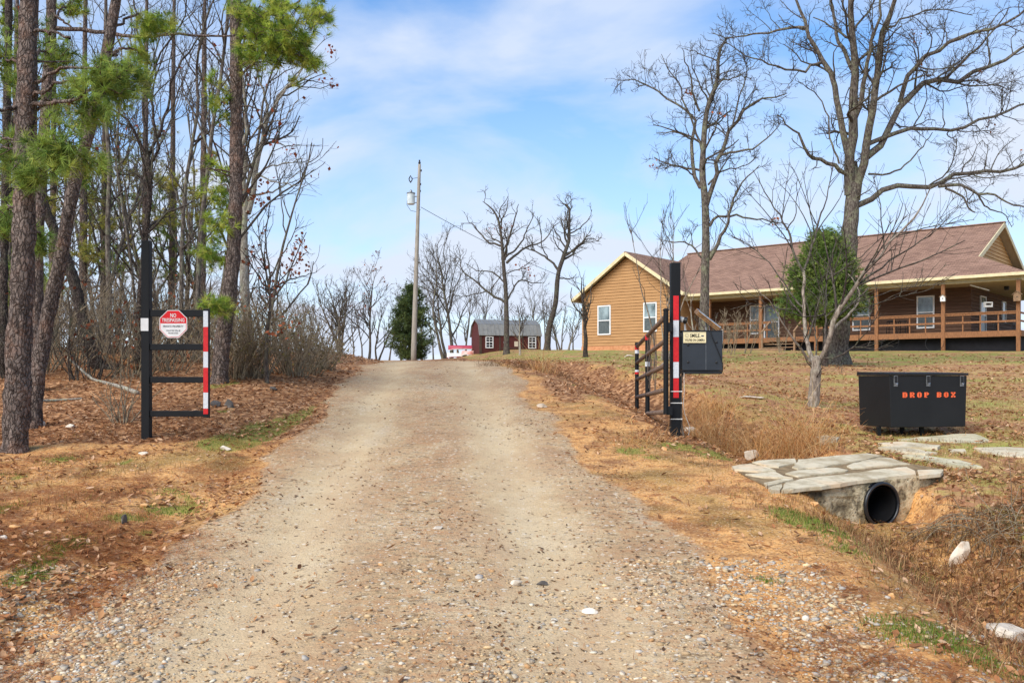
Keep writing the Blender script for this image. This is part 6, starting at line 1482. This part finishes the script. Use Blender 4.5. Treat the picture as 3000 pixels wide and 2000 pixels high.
rock('tan broken stone at the lower left road edge', 170, 1995, 46, 22, .8, r_tan, 23)
rock('tan rock half buried at the left gravel edge', 50, 1752, 44, 22, .8, r_tan, 24)
rock('white pebble stone on the right gravel shoulder', 2362, 1815, 26, 16, .8, r_white, 25)
rock('pinkish stone on the right gravel shoulder', 2305, 1866, 30, 20, .8, r_tan, 26)
rock('tan stone on the right clay shoulder', 2612, 1750, 28, 18, .8, r_tan, 27)
rock('pale rock in the dry grass beside the gate post hose', 2015, 1262, 44, 22, .8, r_white, 28)
rock('tan stone below the culvert headwall', 2385, 1480, 34, 18, .7, r_tan, 29)
rock('pale flat rock on the lawn behind the dry grass', 2200, 1165, 90, 8, .5, r_white, 30)
rock('white rocks heaped by the wing of the house', 1842, 1045, 40, 8, .5, r_white, 31)

# ================================================================== scattered ground cover
def scatter(name, label, cat, tv, tf, pos, Rm, sc, cols, mat, smooth=False):
    N, T = len(pos), len(tv); Vt = np.einsum('nij,tj->nti', Rm, tv) if sc.ndim == 1 else None
    if sc.ndim == 1: Vt = Vt * sc[:, None, None]
    else: Vt = np.einsum('nij,ntj->nti', Rm, tv[None] * sc[:, None, :])
    Vt = Vt + pos[:, None, :]; Ft = (tf[None] + (np.arange(N) * T)[:, None, None]).reshape(-1, tf.shape[1])
    return tag(np_mesh(name, Vt.reshape(-1, 3), [Ft], mat, None, smooth, np.repeat(cols, T, 0)), label, cat, kind='stuff')
def rotz(a):
    c_, s_ = np.cos(a), np.sin(a); o = np.zeros_like(a); i = np.ones_like(a)
    return np.stack([np.stack([c_, -s_, o], -1), np.stack([s_, c_, o], -1), np.stack([o, o, i], -1)], -2)
def tiltm(rng, N, amt):
    ax = rng.normal(size=(N, 2)) * amt; M_ = np.zeros((N, 3, 3)); n = unit(np.stack([ax[:, 0], ax[:, 1], np.ones(N)], 1)); a = rng.random(N) * 6.283
    t = unit(np.stack([np.cos(a), np.sin(a), -(n[:, 0] * np.cos(a) + n[:, 1] * np.sin(a)) / n[:, 2]], 1)); b = np.cross(n, t); M_[:, :, 0] = t; M_[:, :, 1] = b; M_[:, :, 2] = n; return M_
def sample(rng, n, y0, y1, halfw, pw=1.0):
    """random ground positions inside the view wedge, evenly per picture area"""
    u = rng.random(n); Y = 1 / (1 / y0 + (1 / y1 - 1 / y0) * u ** pw); X = (rng.random(n) * 2 - 1) * (halfw * Y + .4); return X, Y
BRIDGE = [(p[0], p[1]) for p in mbed]
def in_poly(X, Y, poly):
    r_ = np.zeros(len(X), bool)
    for (xa, ya), (xb, yb) in zip(poly, poly[1:] + poly[:1]):
        c_ = ((ya > Y) != (yb > Y)) & (X < (xb - xa) * (Y - ya) / (yb - ya + 1e-12) + xa); r_ ^= c_
    return r_
def off_stones(X, Y):
    r_ = in_poly(X, Y, BRIDGE)
    for q_ in PATHS: r_ = r_ | (in_poly(X, Y, q_) & (vn(X * 31, Y * 31, 8) > .06))
    return ~r_
import bmesh as _bm
def ico(sub):
    b_ = _bm.new(); _bm.ops.create_icosphere(b_, subdivisions=sub, radius=1); v_ = np.array([v.co[:] for v in b_.verts]); f_ = np.array([[v.index for v in f.verts] for f in b_.faces]); b_.free(); return v_, f_
rng = np.random.default_rng(5)
iv, if_ = ico(1)
iv = iv * (1 + .16 * rng.normal(size=(len(iv), 1)))
STONE = [lin(198, 184, 160), lin(178, 162, 138), lin(194, 166, 128), lin(166, 148, 124), lin(210, 182, 140), lin(146, 130, 112), lin(212, 200, 178), lin(196, 154, 108), lin(176, 140, 104), lin(178, 170, 158), lin(188, 160, 120), lin(200, 174, 134)]
X, Y = sample(rng, 190000, 3.0, 15.0, .6, 1.15)
rdd = road_d(X, Y); n1 = fbm(X * 1.3, Y * .6, 4, 61); n2 = fbm(X * 4, Y * 3, 2, 62); rc = X - road_c(Y)
edge = np.exp(-((rdd - .05) / .38) ** 2); mid_ = np.exp(-((rc - .25 + .1 * n1) / .38) ** 2)
dens = .05 + .62 * edge * ss(.36, .62, n1 + .12) + .40 * mid_ * ss(.42, .66, n1 + .06) * ss(12, 6, Y) + .42 * ss(.1, .5, rdd) * ss(1.9, .7, rdd) * ss(.46, .62, n1) * ss(8.5, 6.5, Y) + .14 * ss(.5, .7, n2)
dens *= (1 - .8 * np.clip(zones(X, Y)[1], 0, 1)) * (1 - .7 * np.exp(-((X - ditch_x(Y)) / .5) ** 2) * (X > 1.5))
keep = (rng.random(len(X)) < dens) & off_stones(X, Y)
X, Y = X[keep], Y[keep]
sz = .0042 + .0055 * rng.random(len(X)) ** 2 + .014 * rng.random(len(X)) ** 11
o_ = np.argsort(Y)[:27000]; X, Y, sz = X[o_], Y[o_], sz[o_]
sc3 = sz[:, None] * np.stack([1 + .4 * rng.random(len(X)), .8 + .3 * rng.random(len(X)), .40 + .25 * rng.random(len(X))], 1)
pos = np.stack([X, Y, gz(X, Y) + sc3[:, 2] * .25], 1)
scatter('gravel', 'loose pale gravel strewn over the drive and its shoulders', 'gravel', iv, if_, pos, tiltm(rng, len(X), .2), sc3, pick(rng, len(X), STONE, .1), attr_mat('gravel_stone', .95, 0, 120, .1), True)


# fallen leaves
lt = np.array([(-1, 0, .04), (-.45, .36, .12), (.25, .42, .10), (1, 0, .14), (.25, -.42, .16), (-.45, -.36, .08), (0, 0, -.07)], float)
lf = np.array([(i, (i + 1) % 6, 6) for i in range(6)])
LEAF = [lin(178, 130, 90), lin(150, 106, 70), lin(196, 152, 112), lin(124, 86, 58), lin(210, 172, 136), lin(166, 112, 72), lin(188, 140, 96), lin(138, 94, 62)]
X, Y = sample(rng, 230000, 3.0, 40.0, .85, 1.0)
zz = zones(X, Y); n1 = fbm(X * 1.1, Y * 1.1, 3, 71)
dens = .95 * zz[1] + zz[3] * (.9 * ss(.36, .60, n1) + .12) + .03 + .16 * (X < road_c(Y)) * ss(.36, .56, n1) + .10 * ss(.52, .66, n1) * (1 - zz[0]) + .10 * ss(.25, 0, np.abs(road_d(X, Y) - .1)) * ss(.5, .7, n1)
dens = dens * (1 - .985 * zz[0]) * (1 - .85 * ((X > road_c(Y)) & (X < ditch_x(Y) - .25)) * ss(9.0, 7.5, Y))
keep = (rng.random(len(X)) < dens) & off_stones(X, Y); X, Y = X[keep], Y[keep]
keep = rng.permutation(len(X))[:64000]; X, Y = X[keep], Y[keep]
sz = (.015 + .019 * rng.random(len(X))) * (1 + .05 * np.maximum(Y - 10, 0)); pos = np.stack([X, Y, gz(X, Y) + .008 + .014 * rng.random(len(X))], 1)
scatter('leaf_litter', 'brown fallen leaves covering the wood floor, ditch and lawn', 'leaves', lt, lf, pos, tiltm(rng, len(X), .42), sz, pick(rng, len(X), LEAF, .14), leaf_mat)


# pine needles on the left verge and along the road edges
X, Y = sample(rng, 520000, 3.0, 13.0, .6, 1.1)
rdd = road_d(X, Y); n1 = fbm(X * 1.6, Y * 1.6, 4, 81); left = X < road_c(Y)
dens = np.where(left, 1.0 * np.exp(-((rdd - .35) / .35) ** 2) * ss(.4, .6, n1) + .8 * ss(.2, .6, rdd) * ss(.42, .58, n1), (.22 * np.exp(-((rdd - .5) / .5) ** 2) + .12 * ss(.8, 1.6, rdd)) * ss(.54, .68, n1)) + .008
keep = (rng.random(len(X)) < dens) & off_stones(X, Y); X, Y = X[keep][:70000], Y[keep][:70000]; N = len(X)
nd = np.array([(-1, -.018, 0), (-.3, -.022, .04), (-.3, .022, .04), (1, 0, .0)], float); ndf = np.array([(0, 1, 2), (1, 3, 2)])
pos = np.stack([X, Y, gz(X, Y) + .006 + .012 * rng.random(N)], 1)
scatter('pine_straw', 'rust coloured pine needles lying along the drive edges', 'needles', nd, ndf, pos, tiltm(rng, N, .18), .035 + .03 * rng.random(N), pick(rng, N, [lin(176, 110, 62), lin(150, 88, 50), lin(198, 132, 80), lin(128, 74, 44)], .12), leaf_mat)

# dark crumbs of leaf and bark on the drive
X, Y = sample(rng, 60000, 3.0, 19.0, .5, 1.0); n1 = fbm(X * 1.5, Y * .8, 4, 101); rc = X - road_c(Y)
dens = (.35 + .65 * ss(5, 9, Y)) * (road_d(X, Y) < .3) * (.05 + .5 * np.exp(-((rc - .15) / .4) ** 2) * ss(.46, .66, n1) + .35 * ss(.54, .68, n1) + .3 * ss(-.7, -.1, road_d(X, Y)) * ss(.42, .6, n1))
keep = rng.random(len(X)) < dens; X, Y = X[keep][:9000], Y[keep][:9000]; N = len(X)
scatter('road_debris', 'dark crumbs of leaf and bark scattered on the drive', 'debris', lt, lf, np.stack([X, Y, gz(X, Y) + .004], 1), tiltm(rng, N, .3), (.004 + .010 * rng.random(N) ** 2) * (1 + .06 * Y), pick(rng, N, [lin(120, 90, 64), lin(146, 110, 78), lin(92, 68, 50), lin(160, 118, 82)], .15), leaf_mat)
# grass blades
def blades(name, label, X, Y, h, wd, pal, lean, seed, cat='grass'):
    r2 = np.random.default_rng(seed); N = len(X); b = np.stack([X, Y, gz(X, Y) - .004], 1); a = r2.random(N) * 6.283; d = np.stack([np.cos(a), np.sin(a), np.zeros(N)], 1); s = np.stack([-np.sin(a), np.cos(a), np.zeros(N)], 1)
    h = h * (.55 + .9 * r2.random(N))[:, None]; l_ = lean * r2.random((N, 1)) * h; w_ = wd * (.7 + .6 * r2.random((N, 1))); up_ = np.array([0, 0, 1.])
    V_ = np.stack([b - s * w_, b + s * w_, b + up_ * h * .6 + d * l_ * .35 - s * w_ * .7, b + up_ * h * .6 + d * l_ * .35 + s * w_ * .7, b + up_ * h * .92 + d * l_], 1).reshape(-1, 3); i = np.arange(N)[:, None] * 5
    T_ = np.concatenate([i + np.array([[0, 1, 3]]), i + np.array([[0, 3, 2]]), i + np.array([[2, 3, 4]])])
    return tag(np_mesh(name, V_, [T_], blade_mat, None, False, np.repeat(pick(r2, N, pal, .16), 5, 0)), label, cat, kind='stuff')
X, Y = sample(rng, 420000, 3.0, 16.0, .6, 1.0); zz = zones(X, Y)
keep = (rng.random(len(X)) < np.clip(zz[2] * 2.2 - .3, 0, 1) * (1 - zz[0])) & off_stones(X, Y)
blades('green_grass', 'short green grass patches on the verges and lawn', X[keep][:60000], Y[keep][:60000], .024, .0020, [lin(112, 138, 52), lin(132, 152, 62), lin(94, 118, 46), lin(152, 160, 82)], .9, 1)

X, Y = sample(rng, 320000, 3.0, 26.0, .85, 1.0); zz = zones(X, Y); n1 = fbm(X * 1.2, Y * 1.2, 3, 91); rdd = road_d(X, Y)
dens = (zz[3] * .55 + .45 * ss(.6, 1.4, rdd) * (X > 0) * ss(.42, .6, n1) + .25 * ss(.4, 1.2, rdd) * (X < 0) * ss(.5, .64, n1)) * (1 - zz[0])
keep = (rng.random(len(X)) < dens) & off_stones(X, Y)
blades('dry_turf', 'thin straw coloured turf over the verges and lawn', X[keep][:64000], Y[keep][:64000], .045, .0022, [lin(176, 140, 84), lin(150, 112, 66), lin(196, 158, 98), lin(128, 96, 58), lin(140, 124, 62)], 1.3, 2)
# dead grass in the ditch
Yd = 3.6 + 3.2 * rng.random(7000); X = ditch_x(Yd) + .25 + .42 * rng.normal(size=7000); keep = off_stones(X, Yd)
blades('ditch_grass', 'matted dead grass and stems in the ditch below the pipe', X[keep], Yd[keep], .075, .0026, [lin(176, 132, 90), lin(140, 100, 68), lin(200, 160, 114), lin(118, 84, 58), lin(148, 128, 84)], 2.4, 3)

# tall dry grass clumps
def clump(xp, yp, H, Wd, n, seed, lab, pal=[lin(244, 200, 138), lin(226, 174, 112), lin(250, 214, 160), lin(204, 152, 98)]):
    n = int(n * .55); r2 = np.random.default_rng(seed); b = on_ground(xp, yp); t = thing('dry_grass_clump', lab, 'grass clump', b, 'tall dry grass clumps')
    a = r2.random(n) * 6.283; p = np.array(b) + np.stack([np.cos(a), np.sin(a), np.zeros(n)], 1) * (r2.random((n, 1)) ** .6) * Wd * .62; p[:, 2] = gz(p[:, 0], p[:, 1]) - .02
    d = unit(np.stack([.42 * r2.normal(size=n), .42 * r2.normal(size=n), np.ones(n)], 1)); L_ = H * (.3 + .85 * r2.random(n) ** 1.8); S_ = np.empty((n, 5, 3)); S_[:, 0] = p; bend = r2.normal(size=(n, 3)) * .22; bend[:, 2] = -.03
    for q in range(1, 5): d = unit(d + bend); S_[:, q] = S_[:, q - 1] + d * (L_ / 4)[:, None]
    v_, q_ = tube_arrays([(S_, np.full((n, 1), .0021) * np.array([1, .9, .8, .6, .3]), 3)]); c_ = np.repeat(pick(r2, n, pal, .15), 15, 0)
    np_mesh('stalks', v_, [q_], blade_mat, t, False, c_)['kind'] = 'stuff'
for i, (xp, yp, H, Wd, n, lab) in enumerate(((2075, 1290, .62, .42, 420, 'tall dry grass clump just right of the gate post'), (2130, 1320, .5, .4, 380, 'dry grass clump in front of the ditch behind the white rock'), (2200, 1330, .5, .36, 380, 'dry grass clump at the back edge of the footbridge'), (2275, 1335, .58, .4, 420, 'dry grass clump at the middle back of the footbridge'), (2345, 1325, .85, .4, 460, 'tallest dry grass clump below the fruit tree'),
                                              (2405, 1335, .42, .4, 340, 'low dry grass clump left of the drop box leg'), (2040, 1230, .5, .4, 320, 'dry grass clump behind the gate post'), (2110, 1215, .45, .45, 300, 'dry grass clump along the far ditch bank'), (1912, 1290, .22, .4, 160, 'low dry grass tuft left of the gate post'), (1845, 1300, .2, .45, 130, 'low dry grass tuft below the gate end'), (1790, 1240, .18, .5, 110, 'short dry grass tuft beside the drive under the gate'),
                                              (1594, 1090, .8, .4, 260, 'orange grass plume at the bank beside the road crest'), (1545, 1080, .5, .6, 240, 'brown grass tuft on the bank before the shed'), (1450, 1072, .4, .7, 220, 'dark grass tuft at the right edge of the road crest'), (1630, 1100, .35, .7, 240, 'low brown grass hummock on the bank'), (2440, 1270, .28, .4, 200, 'short dry grass at the drop box leg'), (2700, 1280, .10, .8, 160, 'short dry grass under the drop box'))):
    clump(xp, yp, H, Wd, n, 700 + i, lab, [lin(244, 200, 138), lin(226, 174, 112), lin(250, 214, 160), lin(204, 152, 98)] if i not in (12, 13, 14) else [lin(150, 112, 72), lin(124, 90, 58), lin(110, 92, 56)])
# bramble over the lower right bank
rb_ = np.random.default_rng(77); n = 260; P0 = np.stack([3.15 + .5 * rb_.random(n), 4.4 + 2.4 * rb_.random(n)], 1); S_ = np.empty((n, 7, 3)); S_[:, 0] = np.stack([P0[:, 0], P0[:, 1], gz(P0[:, 0], P0[:, 1])], 1); d = unit(np.stack([rb_.normal(size=n) - .5, rb_.normal(size=n), .9 + 0 * P0[:, 0]], 1))
for q in range(1, 7): d = unit(d + rb_.normal(size=(n, 3)) * .2 + np.array([0, 0, -.28])); S_[:, q] = S_[:, q - 1] + d * .07; S_[:, q, 2] = np.maximum(S_[:, q, 2], gz(S_[:, q, 0], S_[:, q, 1]) + .006)
v_, q_ = tube_arrays([(S_, np.full((n, 7), .0028), 3)]); tag(np_mesh('bramble_stems', v_, [q_], brush_mat, None, True), 'tangle of dead stems on the bank right of the pipe', 'brush', kind='stuff')
